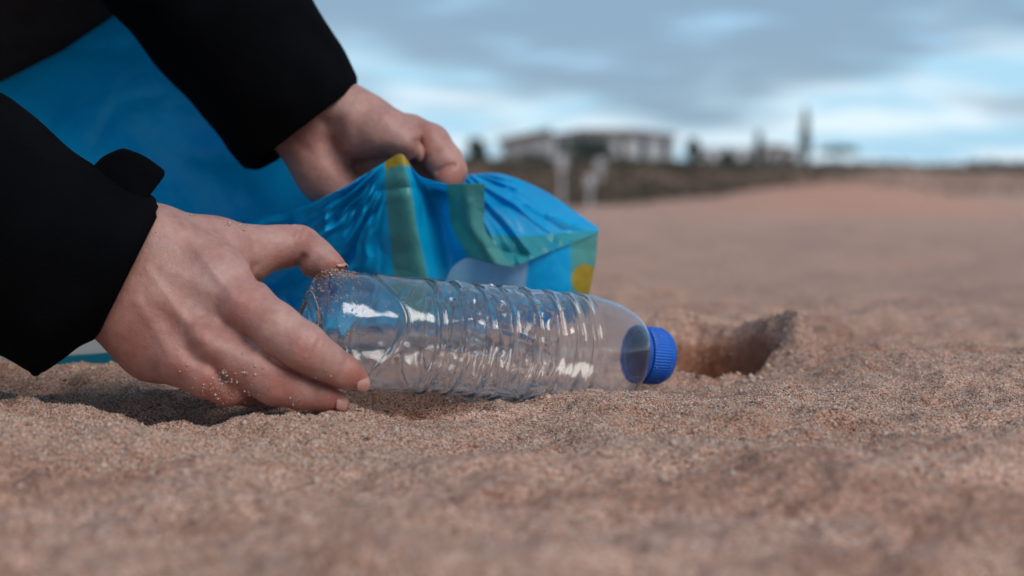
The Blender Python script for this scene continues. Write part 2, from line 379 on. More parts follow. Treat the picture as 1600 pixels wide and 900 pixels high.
# ------------------------------------------------------------------ signed-distance organic meshes
def smin(a, b, k):
    h = np.maximum(k - np.abs(a - b), 0) / k
    return np.minimum(a, b) - h * h * k * 0.25
class SDF:
    def __init__(s, lo, hi, res):
        s.lo = np.array(lo, np.float32); s.res = res
        s.n = np.ceil((np.array(hi) - s.lo) / res).astype(int) + 1
        s.ax = [s.lo[i] + res * np.arange(s.n[i], dtype=np.float32) for i in range(3)]
        s.big = 0.09 if res < 0.004 else 0.5
    def new(s): return np.full(tuple(s.n), s.big, np.float32)
    def cone(s, D, a, b, ra, rb, k, margin=0.024):
        a = np.array(a, np.float32); b = np.array(b, np.float32); m = max(ra, rb) + max(margin, k * 1.2) + s.res * 2
        lo = np.minimum(a, b) - m; hi = np.maximum(a, b) + m
        i0 = np.clip(np.floor((lo - s.lo) / s.res).astype(int), 0, s.n); i1 = np.clip(np.ceil((hi - s.lo) / s.res).astype(int) + 1, 0, s.n)
        if np.any(i1 <= i0): return
        sl = tuple(slice(i0[i], i1[i]) for i in range(3))
        X = s.ax[0][sl[0]][:, None, None]; Y = s.ax[1][sl[1]][None, :, None]; Z = s.ax[2][sl[2]][None, None, :]
        ab = b - a; L2 = float(ab @ ab) + 1e-12
        t = np.clip(((X - a[0]) * ab[0] + (Y - a[1]) * ab[1] + (Z - a[2]) * ab[2]) / L2, 0, 1)
        d = np.sqrt((X - a[0] - t * ab[0]) ** 2 + (Y - a[1] - t * ab[1]) ** 2 + (Z - a[2] - t * ab[2]) ** 2) - (ra + (rb - ra) * t)
        D[sl] = smin(D[sl], d.astype(np.float32), k)
    def mesh(s, D):
        """naive surface nets; quads"""
        S = D < 0; n = s.n
        c = np.zeros((n[0] - 1, n[1] - 1, n[2] - 1), np.int8)
        for i in (0, 1):
            for j in (0, 1):
                for k in (0, 1): c += S[i:n[0] - 1 + i, j:n[1] - 1 + j, k:n[2] - 1 + k]
        act = (c > 0) & (c < 8); I = np.argwhere(act); m = len(I)
        vid = np.full(act.shape, -1, np.int64); vid[act] = np.arange(m)
        acc = np.zeros((m, 3)); cnt = np.zeros(m)
        corners = [(i, j, k) for i in (0, 1) for j in (0, 1) for k in (0, 1)]
        vals = {q: D[I[:, 0] + q[0], I[:, 1] + q[1], I[:, 2] + q[2]].astype(np.float64) for q in corners}
        for q in corners:
            for axi in range(3):
                if q[axi] == 0:
                    q2 = list(q); q2[axi] = 1; q2 = tuple(q2)
                    a, b = vals[q], vals[q2]; x = (a < 0) != (b < 0)
                    t = np.where(x, a / np.where(x, a - b, 1), 0)
                    p = np.repeat(np.array([q], float), m, 0); p[:, axi] += t
                    acc[x] += p[x]; cnt[x] += 1
        V = (I + acc / cnt[:, None]) * s.res + s.lo
        faces = []
        for axi in range(3):
            u, w = (axi + 1) % 3, (axi + 2) % 3
            sa = [slice(None)] * 3; sb = [slice(None)] * 3
            sa[axi] = slice(0, n[axi] - 1); sb[axi] = slice(1, n[axi])
            A = S[tuple(sa)]; B = S[tuple(sb)]
            E = np.argwhere(A != B)
            ok = (E[:, u] > 0) & (E[:, w] > 0) & (E[:, u] < n[u] - 1) & (E[:, w] < n[w] - 1); E = E[ok]
            e = [E.copy() for _ in range(4)]
            e[1][:, u] -= 1; e[2][:, u] -= 1; e[2][:, w] -= 1; e[3][:, w] -= 1
            q = np.stack([vid[x[:, 0], x[:, 1], x[:, 2]] for x in e], -1)
            flip = A[E[:, 0], E[:, 1], E[:, 2]]
            q[~flip] = q[~flip][:, ::-1]
            faces.append(q)
        Fq = np.concatenate(faces); Fq = Fq[(Fq >= 0).all(1)]
        return V, Fq

def hand_mesh(palm, fingers, creases, lo_px, hi_px, drange, res=0.00095, kp=0.012, kf=0.0008, kfp=0.0065):
    """palm / finger cones given as (px,py,depth,radius_px) pairs; returns camera-space verts and faces"""
    pts = []
    for g in [palm] + fingers:
        for a, b in g:
            for q in (a, b): pts.append(np.concatenate([Pc(*q[:3]) - q[3] * q[2] / F - 0.008, Pc(*q[:3]) + q[3] * q[2] / F + 0.008]))
    pts = np.array(pts); lo = pts[:, :3].min(0); hi = pts[:, 3:].max(0)
    S = SDF(lo, hi, res)
    Pm = S.new()
    for a, b in palm: S.cone(Pm, Pc(*a[:3]), Pc(*b[:3]), a[3] * a[2] / F, b[3] * b[2] / F, kp)
    D = Pm.copy()
    for g in fingers:
        Fg = S.new()
        for a, b in g: S.cone(Fg, Pc(*a[:3]), Pc(*b[:3]), a[3] * a[2] / F, b[3] * b[2] / F, 0.003)
        D = smin(D, smin(Pm, Fg, kfp), kf)
    X = S.ax[0][:, None, None]; Y = S.ax[1][None, :, None]; Z = S.ax[2][None, None, :]
    PX = X / Z * F + 800; PY = -Y / Z * F + 450
    for pl, w, amp, dmax in creases:                      # amp in metres, + carves, - raises
        best = np.full(np.broadcast_shapes(PX.shape, PY.shape), 1e9, np.float32)
        for (ax_, ay), (bx, by) in zip(pl[:-1], pl[1:]):
            L2 = (bx - ax_) ** 2 + (by - ay) ** 2 + 1e-9
            t = np.clip(((PX - ax_) * (bx - ax_) + (PY - ay) * (by - ay)) / L2, 0, 1)
            best = np.minimum(best, (PX - ax_ - t * (bx - ax_)) ** 2 + (PY - ay - t * (by - ay)) ** 2)
        e = amp * np.exp(-best / (w * w))
        D = D + e * (Z < dmax)
    return S.mesh(D)

# ---- right hand (holds the bottle): back of the hand to the viewer, thumb on top
def ch(*pts): return list(zip(pts[:-1], pts[1:]))
R_palm = (ch((-150, 300, .690, 66), (60, 352, .684, 64), (236, 394, .684, 61), (330, 440, .680, 52), (382, 480, .672, 42))
          + ch((-150, 330, .690, 66), (60, 410, .684, 66), (198, 474, .682, 58), (225, 520, .680, 48), (240, 546, .680, 46))
          + ch((150, 430, .684, 62), (250, 465, .680, 60), (330, 535, .668, 43)) + ch((200, 450, .684, 60), (285, 555, .672, 42))
          + ch((240, 392, .690, 60), (330, 393, .704, 46), (392, 393, .716, 37))                       # thumb metacarpal
          + ch((250, 440, .70, 55), (360, 430, .712, 40)) + ch((240, 470, .70, 60), (330, 500, .70, 55)))
R_fing = [ch((392, 393, .716, 38), (432, 386, .722, 33), (462, 384, .726, 32.5), (472, 389, .725, 32), (492, 402, .721, 30), (512, 410, .718, 21), (528, 414, .716, 12)),    # thumb
          ch((384, 480, .668, 43), (430, 512, .660, 39), (474, 542, .657, 37.5), (506, 564, .661, 31.5), (537, 581, .666, 26.5), (557, 591, .669, 18)),   # index
          ch((330, 537, .664, 43), (384, 567, .664, 43), (432, 595, .665, 38), (470, 608, .668, 31), (505, 617, .671, 24), (524, 622, .672, 17)),   # middle
          ch((285, 560, .668, 42), (322, 584, .664, 36), (356, 600, .666, 33), (392, 606, .680, 28), (430, 604, .695, 24), (452, 598, .703, 18)),   # ring
          ch((242, 550, .680, 42), (290, 574, .690, 30), (322, 584, .697, 27), (360, 588, .710, 23), (392, 580, .72, 17))]                        # little
R_creases = [
    ([(462, 355), (458, 366)], 2.6, 0.0005, .75), ([(472, 356), (468, 370)], 2.6, 0.0006, .75), ([(481, 362), (476, 374)], 2.6, 0.0005, .75),
    ([(484, 528), (470, 560)], 2.4, 0.0005, .68), ([(494, 536), (482, 566)], 2.4, 0.0005, .68), ([(476, 526), (466, 548)], 2.4, 0.0004, .68), ([(300, 380), (345, 440), (372, 470)], 7, -0.0007, .70), ([(230, 420), (290, 500)], 7, -0.0005, .70), ([(215, 470), (262, 548)], 8, -0.0006, .70), ([(300, 470), (350, 520)], 16, 0.0012, .70), ([(262, 500), (300, 548)], 14, 0.0010, .70),
    ([(396, 545), (430, 567), (480, 590), (534, 610)], 3.0, 0.0012, .69), ([(383, 534), (396, 545)], 7, 0.0008, .69),
    ([(462, 424), (467, 412), (474, 402)], 6, 0.0026, .80), ([(455, 352), (470, 360)], 4, 0.0005, .74), ([(466, 352), (484, 366)], 4, 0.0005, .74),
    ([(402, 440), (394, 428), (398, 415)], 7, 0.0010, .75), ([(384, 430), (392, 445)], 5, 0.0006, .75),
    ([(300, 548), (312, 562), (330, 570)], 12, 0.0016, .70), ([(355, 512), (372, 528), (388, 540)], 14, 0.0020, .70),
    ([(372, 478), (382, 470)], 20, -0.0013, .70), ([(318, 532), (330, 540)], 18, -0.0014, .70), ([(276, 566), (284, 572)], 16, -0.0010, .70),
    ([(260, 420), (360, 468)], 11, -0.0006, .70), ([(240, 455), (315, 528)], 11, -0.0007, .70),
    ([(488, 528), (480, 552)], 4, 0.0005, .68), ([(498, 533), (490, 560)], 4, 0.0006, .68), ([(480, 524), (474, 548)], 4, 0.0004, .68), ([(540, 566), (532, 590)], 4, 0.0004, .68),
    ([(446, 590), (440, 612)], 4, 0.0005, .68), ([(437, 588), (430, 610)], 4, 0.0005, .68), ([(500, 606), (494, 628)], 4, 0.0004, .68),
    ([(340, 585), (352, 600), (362, 618)], 6, 0.0010, .69), ([(250, 345), (330, 372)], 16, -0.0005, .72)]
# ---- left hand (holds the bag): palm side seen, closed on the film
L_palm = (ch((330, -10, .885, 66), (440, 100, .875, 62), (500, 168, .870, 52), (560, 200, .862, 50), (612, 214, .858, 38))
          + ch((330, 40, .885, 66), (440, 160, .876, 60), (482, 215, .872, 42), (512, 265, .872, 44), (540, 300, .874, 46))
          + ch((520, 190, .882, 56), (600, 220, .888, 44), (640, 222, .885, 34)) + ch((520, 240, .89, 50), (590, 280, .895, 44)))
L_fing = [ch((600, 208, .850, 40), (630, 226, .848, 31), (640, 240, .85, 25)),                      # thumb pressed against the finger
          ch((640, 212, .874, 34), (672, 226, .866, 32), (694, 252, .862, 28.5), (704, 268, .860, 25), (700, 279, .857, 21)),  # index
          ch((628, 236, .892, 34), (676, 262, .890, 29), (688, 282, .880, 23)),
          ch((610, 262, .90, 34), (655, 292, .898, 28), (668, 318, .885, 23), (650, 330, .872, 18)),
          ch((585, 285, .90, 32), (620, 318, .90, 25), (630, 342, .888, 20), (618, 350, .876, 16))]
L_creases = [([(652, 222), (650, 236), (645, 250)], 7, 0.0022, .90), ([(640, 190), (654, 206), (653, 226)], 12, 0.0007, .90), ([(684, 268), (694, 261), (710, 258)], 3.5, 0.0016, .90), ([(668, 246), (682, 236)], 4, 0.0005, .9),
             ([(478, 140), (488, 172), (505, 190)], 8, 0.0010, .9), ([(470, 148), (480, 180)], 5, -0.0006, .9), ([(520, 200), (528, 240), (560, 275)], 22, 0.0050, .9),
             ([(560, 258), (600, 246), (640, 250)], 16, 0.0042, .9), ([(455, 215), (480, 235)], 8, 0.0007, .9)]

person = empty('person', (-0.95, 0.80, gz(-0.95, 0.80)))
tag(person, 'crouching person in black jacket and brown trousers holding bottle and bag', 'person')

# ---- rest of the body: coarse field (mostly under clothes, outside the picture)
SH_R = np.array([-0.62, 0.66, 0.46]); SH_L = np.array([-0.56, 0.99, 0.52]); EL_R = np.array([-0.43, 0.70, 0.165]); EL_L = np.array([-0.315, 0.945, 0.375])
NECK = np.array([-0.53, 0.83, 0.565]); HIP = np.array([-0.95, 0.84, 0.30]); HEAD = np.array([-0.42, 0.83, 0.70])
WR_R = np.array(P(-100, 330, .69)); WR_L = np.array(P(350, 20, .88))
def body_rest():
    S = SDF((-1.3, 0.45, -0.02), (-0.1, 1.35, 0.9), 0.009)
    D = S.new(); k = 0.04
    c = lambda a, b, ra, rb, kk=k: S.cone(D, a, b, ra, rb, kk, 0.06)
    c(HIP, HIP + [0.18, 0, 0.12], 0.13, 0.12); c(HIP + [0.18, 0, 0.12], NECK - [0.1, 0, 0.07], 0.12, 0.11)
    c(SH_R, SH_L, 0.06, 0.06); c(NECK - [0.06, 0, 0.05], HEAD - [0.01, 0, 0.06], 0.055, 0.05, 0.02)
    for s, e, w in ((SH_R, EL_R, WR_R), (SH_L, EL_L, WR_L)):
        c(s, e, 0.055, 0.042); c(e, w, 0.042, 0.026)
    # head looking down to the bottle
    fwd = np.array([0.80, 0, -0.60]); up = np.array([0.60, 0, 0.80])
    c(HEAD + up * 0.02, HEAD + up * 0.02 + fwd * 0.03, 0.088, 0.085, 0.02); c(HEAD + fwd * 0.04 - up * 0.05, HEAD + fwd * 0.06 - up * 0.085, 0.055, 0.036, 0.02)
    c(HEAD + fwd * 0.105 + up * 0.005, HEAD + fwd * 0.125 - up * 0.03, 0.010, 0.014, 0.012)                  # nose
    for s in (-1, 1):
        e = HEAD + np.array([0, 0.088 * s, 0]); c(e + up * 0.02, e - up * 0.025, 0.018, 0.012, 0.008)          # ears
    c(HEAD + fwd * 0.1 + np.array([0, -0.022, 0]) - up * 0.06, HEAD + fwd * 0.1 + np.array([0, 0.022, 0]) - up * 0.06, 0.009, 0.009, 0.008)  # lips
    kneeL = np.array([-0.285, 0.955, 0.318]); kneeR = np.array([-0.62, 0.62, 0.095])
    c(HIP + [0, 0.09, -0.02], kneeL, 0.085, 0.06); c(kneeL, (-0.52, 1.16, 0.09), 0.055, 0.04); c(HIP + [0, -0.09, -0.02], kneeR, 0.085, 0.06); c(kneeR, (-1.05, 0.62, 0.07), 0.055, 0.04)
    return S.mesh(D)
def build_person():
    VR, FR = hand_mesh(R_palm, R_fing, R_creases, 0, 0, 0)
    VL, FL = hand_mesh(L_palm, L_fing, L_creases, 0, 0, 0, res=0.0011, kp=0.013)
    WRv = cam2world(VR[:, 0], VR[:, 1], VR[:, 2]); WLv = cam2world(VL[:, 0], VL[:, 1], VL[:, 2])
    VB, FB = body_rest()
    V = np.concatenate([WRv, WLv, VB]); Fq = np.concatenate([FR, FL + len(WRv), FB + len(WRv) + len(WLv)])
    # the camera frame is left-handed (depth forwards): flip hand faces
    nh = len(FR) + len(FL); Fq[:nh] = Fq[:nh][:, ::-1]
    o = mesh_obj('body', V, Fq, MSKIN, person)
    fl = np.zeros(len(V))
    def pxs(VV): return VV[:, 0] / VV[:, 2] * F + 800, -VV[:, 1] / VV[:, 2] * F + 450
    a, b = pxs(VR)
    for cx, cy_, r, s in ((535, 418, 26, .75), (480, 380, 22, .45), (440, 410, 26, .4), (560, 592, 26, .65), (520, 625, 30, .65), (480, 545, 28, .4), (380, 480, 34, .45), (322, 540, 32, .35), (345, 600, 50, .65),
                          (400, 432, 18, .3), (200, 530, 60, .4), (440, 600, 40, .5), (280, 575, 40, .45)):
        fl[:len(VR)] = np.maximum(fl[:len(VR)], s * np.exp(-((a - cx) ** 2 + (b - cy_) ** 2) / r ** 2))
    a, b = pxs(VL)
    for cx, cy_, r, s in ((700, 275, 26, .6), (665, 215, 26, .45), (470, 220, 40, .4), (530, 280, 40, .3), (645, 245, 20, .4), (620, 180, 40, .15)):
        q = slice(len(VR), len(VR) + len(VL)); fl[q] = np.maximum(fl[q], s * np.exp(-((a - cx) ** 2 + (b - cy_) ** 2) / r ** 2))
    set_float(o, 'flush', np.clip(fl * 1.25, 0, 0.85))
    return VR, o
VR_cam, body = build_person()
# outward normals of the right-hand vertices for the stuck sand
nrm = np.zeros(len(body.data.vertices) * 3, np.float32); body.data.vertices.foreach_get('normal', nrm)
nrmR = nrm.reshape(-1, 3)[:len(VR_cam)]; WRv = cam2world(VR_cam[:, 0], VR_cam[:, 1], VR_cam[:, 2])

# fingernails: small curved plates
def nail(c_px, tip_px, width, side, lift, parent, name='fingernail', thick=0.0006):
    """c -> tip is the nail's axis, side = world vector across it"""
    A = np.array(P(*c_px)); B = np.array(P(*tip_px)); ax = B - A; Ln = np.linalg.norm(ax); ax /= Ln
    s = np.array(side, float); s -= ax * (s @ ax); s /= np.linalg.norm(s); nn = np.cross(ax, s); 
    if nn @ np.array(lift) < 0: nn = -nn
    vs_, nu, nv = [], 9, 9
    for layer in (0, 1):
        for i in range(nu):
            for j in range(nv):
                u = i / (nu - 1); v = j / (nv - 1) * 2 - 1
                wsc = math.sqrt(max(0, 1 - (max(0, 0.32 - u) / 0.34) ** 2)) * math.sqrt(max(0.0, 1 - (max(0, u - 0.82) / 0.24) ** 2))
                vv = v * wsc
                p = A + ax * u * Ln + s * vv * width / 2 + nn * (width * 0.30 * (1 - vv * vv) - width * 0.30 - 0.15 * Ln * (u - 0.45) ** 2 + layer * thick)
                vs_.append(p)
    f = []
    for i in range(nu - 1):
        for j in range(nv - 1):
            a = i * nv + j; f.append((a, a + nv, a + nv + 1, a + 1)); b = a + nu * nv; f.append((b, b + 1, b + nv + 1, b + nv))
    m = nu * nv
    ring = [j for j in range(nv)] + [i * nv + nv - 1 for i in range(1, nu)] + [(nu - 1) * nv + j for j in range(nv - 2, -1, -1)] + [i * nv for i in range(nu - 2, 0, -1)]
    for q in range(len(ring)):
        a, b = ring[q], ring[(q + 1) % len(ring)]; f.append((a, b, b + m, a + m))
    return mesh_obj(name, vs_, f, MNAIL, parent)
nail((508, 391, .7185), (543, 413, .7155), 0.0095, (0, 1, 0.0), (0, 0, 1), body)
nail((558, 594, .6635), (578, 598, .667), 0.0085, (0.25, -0.35, -1), (0.3, -1, 0.1), body)
nail((526, 625, .667), (544, 629, .670), 0.008, (0.25, -0.35, -1), (0.3, -1, 0.0), body)

# ------------------------------------------------------------------ clothes
def sweep(name, path, mat, parent, nseg=64, fold=0.0, seed=0, lip=True, per=10, twist=None, shape=None):
    """path: list of (centre world, half-axis A world, half-axis B world); smooth tube with cloth folds, open at the cuff end with a turned-in lip"""
    ctr = np.array([p[0] for p in path], float); A = np.array([p[1] for p in path], float); B = np.array([p[2] for p in path], float)
    def cr(Q, t):
        i = np.clip(np.floor(t).astype(int), 0, len(Q) - 2); f = (t - i)[:, None]
        p0 = Q[np.maximum(i - 1, 0)]; p1 = Q[i]; p2 = Q[i + 1]; p3 = Q[np.minimum(i + 2, len(Q) - 1)]
        return 0.5 * (2 * p1 + (p2 - p0) * f + (2 * p0 - 5 * p1 + 4 * p2 - p3) * f ** 2 + (3 * p1 - p0 - 3 * p2 + p3) * f ** 3)
    nt_ = (len(path) - 1) * per + 1; t = np.linspace(0, len(path) - 1, nt_)
    C, A, B = cr(ctr, t), cr(A, t), cr(B, t)
    th = np.linspace(0, 2 * np.pi, nseg, endpoint=False)
    R = np.cos(th)[None, :, None] * A[:, None] + np.sin(th)[None, :, None] * B[:, None]
    V = C[:, None] + R
    if fold:
        x, y, z = V[..., 0] * 22, V[..., 1] * 22, V[..., 2] * 22
        f = fold * (1 - np.abs(vnoise(x + z * 0.6, y, z * 0.5, s=seed)) * 1.6) + fold * 0.5 * vnoise(x * 2.3, y * 2.3, z * 2.3, s=seed + 1)
        Rn = R / (np.linalg.norm(R, axis=-1, keepdims=True) + 1e-9)
        V = V + Rn * f[..., None]
    if lip:
        dirn = C[-1] - C[max(-1 - 4 * per, -len(C))]; dirn /= np.linalg.norm(dirn)
        e = V[-1]; c = C[-1]
        extra = [e + dirn * 0.0012 - (e - c) * 0.03, e - (e - c) * 0.09, e - dirn * 0.012 - (e - c) * 0.12, e - dirn * 0.05 - (e - c) * 0.16]
        V = np.concatenate([V, np.array(extra)])
    n0 = V.shape[0]; idx = np.arange(n0 * nseg).reshape(n0, nseg); nx_ = np.roll(idx, -1, axis=1)
    Fq = np.stack([idx[:-1], nx_[:-1], nx_[1:], idx[1:]], -1).reshape(-1, 4)
    return mesh_obj(name, V.reshape(-1, 3), Fq, mat, parent)
def ring_px(p, q, dc, thick):
    """ring whose opposite edges are seen at pixels p and q at depth dc; thick = half depth"""
    a = np.array(P(p[0], p[1], dc)); b = np.array(P(q[0], q[1], dc)); c = (a + b) / 2
    ax = np.array(P((p[0] + q[0]) / 2, (p[1] + q[1]) / 2, dc + 1)) - c; ax /= np.linalg.norm(ax)
    return (c, (a - b) / 2, ax * thick)
def ring3(c, n, ra, rb, hint=(0, 1, 0)):
    n = np.array(n, float); n /= np.linalg.norm(n); b = np.array(hint, float); b -= n * (b @ n); b /= np.linalg.norm(b); a = np.cross(n, b)
    return (np.array(c, float), a * ra, b * rb)
# right sleeve
rs = [ring3(SH_R, EL_R - SH_R, 0.085, 0.085), ring3((SH_R + EL_R) / 2, EL_R - SH_R, 0.078, 0.075), ring3(EL_R, (0.25, 0, -0.2), 0.075, 0.07),
      ring_px((-260, 20), (-330, 420), .69, 0.062), ring_px((-90, 95), (-140, 480), .685, 0.060), ring_px((10, 162), (-10, 540), .682, 0.054), ring_px((88, 222), (52, 572), .680, 0.047),
      ring_px((168, 280), (96, 556), .679, 0.041), ring_px((206, 304), (128, 532), .679, 0.038), ring_px((236, 316), (150, 521), .679, 0.036), ring_px((241, 328), (152, 519), .679, 0.034)]
sl_r = sweep('right_sleeve', rs, MJACKET, person, fold=0.0034, seed=60)
sl_r.name = 'sleeve'
ls = [ring3(SH_L, EL_L - SH_L, 0.085, 0.085), ring3((SH_L + EL_L) / 2, EL_L - SH_L, 0.078, 0.075), ring3(EL_L, (0.3, 0, -0.45), 0.072, 0.066),
      ring_px((400, -160), (60, -110), .89, 0.058), ring_px((455, -60), (118, -48), .885, 0.056), ring_px((508, 30), (190, 28), .88, 0.054), ring_px((536, 78), (268, 122), .877, 0.050),
      ring_px((550, 104), (332, 194), .875, 0.045), ring_px((557, 120), (372, 240), .874, 0.041), ring_px((557, 130), (390, 258), .873, 0.038)]
sl_l = sweep('sleeve', ls, MJACKET, person, fold=0.0034, seed=71)
def cuff_band(ra, rb_, parent):
    # inner cuff band between sleeve edge and wrist
    sweep('cuff_band', [ra, rb_, (rb_[0], rb_[1] * 1.0, rb_[2] * 1.0)][:2], MJACKET, parent, fold=0.0006, seed=90, per=8)
def plate(name, outline, dfun, thick, mat, parent, bulge=0.0):
    """rounded thick plate from a pixel outline; dfun(px,py) -> depth of its front"""
    pts = np.array(outline, float)
    # resample + round
    q = []
    n = len(pts)
    for i in range(n):
        a, b, c = pts[i - 1], pts[i], pts[(i + 1) % n]
        for t in (0.0, 0.5, 1.0):
            p0 = b + (a - b) * 0.25; p1 = b + (c - b) * 0.25
            q.append((1 - t) ** 2 * p0 + 2 * t * (1 - t) * b + t * t * p1)
    q = np.array(q); c = q.mean(0); m = len(q)
    V = []
    for layer, sc, dd in ((0, 0.0, -bulge), (0, 0.6, -bulge * 0.7), (0, 0.93, 0), (0, 1.0, thick * 0.35), (0, 1.0, thick * 0.7), (0, 0.93, thick), (0, 0.0, thick)):
        for p in q:
            w = c + (p - c) * sc; V.append(P(w[0], w[1], dfun(w[0], w[1]) + dd))
    Fq = []
    for r in range(6):
        for i in range(m):
            a = r * m + i; b = r * m + (i + 1) % m; Fq.append((a, b, b + m, a + m))
    return mesh_obj(name, V, Fq, mat, parent)
cuff_band(ring_px((196, 306), (118, 512), .680, 0.033), ring_px((245, 331), (153, 516), .680, 0.031), sl_r)
plate('cuff_tab', [(138, 268), (160, 244), (192, 230), (226, 243), (258, 266), (257, 276), (232, 308), (214, 330), (170, 312)], lambda x, y: .668 + (280 - y) * 0.0001, 0.0035, MJACKET, sl_r, 0.002)
plate('cuff_corner', [(-60, 470), (20, 540), (50, 588), (60, 588), (78, 568), (110, 548), (140, 524), (120, 480)], lambda x, y: .662 + (x - 50) ** 2 * 2e-7, 0.02, MJACKET, sl_r, 0.002)
plate('cuff_corner', [(340, 200), (362, 236), (366, 246), (378, 254), (383, 264), (405, 266), (440, 247), (440, 215), (400, 190)], lambda x, y: .866, 0.016, MJACKET, sl_l, 0.002)

def cloth_parts():
    # jacket body
    S = SDF((-1.25, 0.5, 0.1), (-0.35, 1.2, 0.75), 0.012); D = S.new(); k = 0.05
    S.cone(D, HIP + [-0.02, 0, 0.02], HIP + [0.18, 0, 0.14], 0.155, 0.15, k, 0.08); S.cone(D, HIP + [0.18, 0, 0.14], NECK - [0.11, 0, 0.09], 0.15, 0.135, k, 0.08)
    S.cone(D, SH_R, SH_L, 0.09, 0.09, k, 0.08); S.cone(D, NECK - [0.07, 0, 0.06], NECK - [0.02, 0, 0.0], 0.075, 0.065, 0.03, 0.08)
    V, Fq = S.mesh(D); V = V + 0.006 * np.stack([vnoise(V[:, 0] * 14, V[:, 1] * 14, V[:, 2] * 14, s=i) for i in (81, 82, 83)], -1)
    mesh_obj('jacket', V, Fq, MJACKET, person)
    # trousers
    kneeL = np.array([-0.285, 0.955, 0.322]); kneeR = np.array([-0.62, 0.62, 0.105])
    S = SDF((-1.2, 0.45, 0.0), (-0.1, 1.4, 0.55), 0.008); D = S.new(); k = 0.03
    S.cone(D, HIP + [0, -0.08, -0.02], HIP + [0, 0.08, -0.02], 0.145, 0.145, k, 0.06)
    S.cone(D, HIP + [0, 0.09, -0.02], kneeL, 0.115, 0.083, k, 0.06); S.cone(D, kneeL, (-0.50, 1.15, 0.10), 0.078, 0.062, k, 0.06)
    S.cone(D, HIP + [0, -0.09, -0.02], kneeR, 0.115, 0.085, k, 0.06); S.cone(D, kneeR, (-1.03, 0.62, 0.085), 0.08, 0.064, k, 0.06)
    V, Fq = S.mesh(D); V = V + 0.005 * np.stack([vnoise(V[:, 0] * 18, V[:, 1] * 18, V[:, 2] * 18, s=i) for i in (84, 85, 86)], -1)
    mesh_obj('trousers', V, Fq, MTROUS, person)
    for (hx, hy, hz), (tx, ty, tz) in (((-0.55, 1.18, 0.045), (-0.33, 1.20, 0.04)), ((-1.08, 0.62, 0.11), (-1.10, 0.60, 0.05))):
        S = SDF((min(hx, tx) - 0.1, min(hy, ty) - 0.1, -0.03), (max(hx, tx) + 0.1, max(hy, ty) + 0.1, 0.22), 0.006); D = S.new()
        S.cone(D, (hx, hy, hz), (tx, ty, tz), 0.042, 0.036, 0.02, 0.04); S.cone(D, (hx, hy, hz), (hx + 0.02, hy, hz + 0.07), 0.045, 0.045, 0.02, 0.04)
        V, Fq = S.mesh(D); mesh_obj('shoe', V, Fq, MSHOE, person)
    fwd = np.array([0.80, 0, -0.60]); up = np.array([0.60, 0, 0.80])
    S = SDF(HEAD - 0.25, HEAD + 0.2, 0.006); D = S.new()
    S.cone(D, HEAD + up * 0.035 - fwd * 0.025, HEAD + up * 0.02 - fwd * 0.03, 0.098, 0.1, 0.02, 0.05); S.cone(D, HEAD - fwd * 0.06, HEAD - fwd * 0.09 - up * 0.1, 0.075, 0.05, 0.03, 0.05)
    V, Fq = S.mesh(D); V = V + 0.004 * np.stack([vnoise(V[:, 0] * 40, V[:, 1] * 120, V[:, 2] * 40, s=i) for i in (87, 88, 89)], -1)
    mesh_obj('hair', V, Fq, MHAIR, person)
cloth_parts()

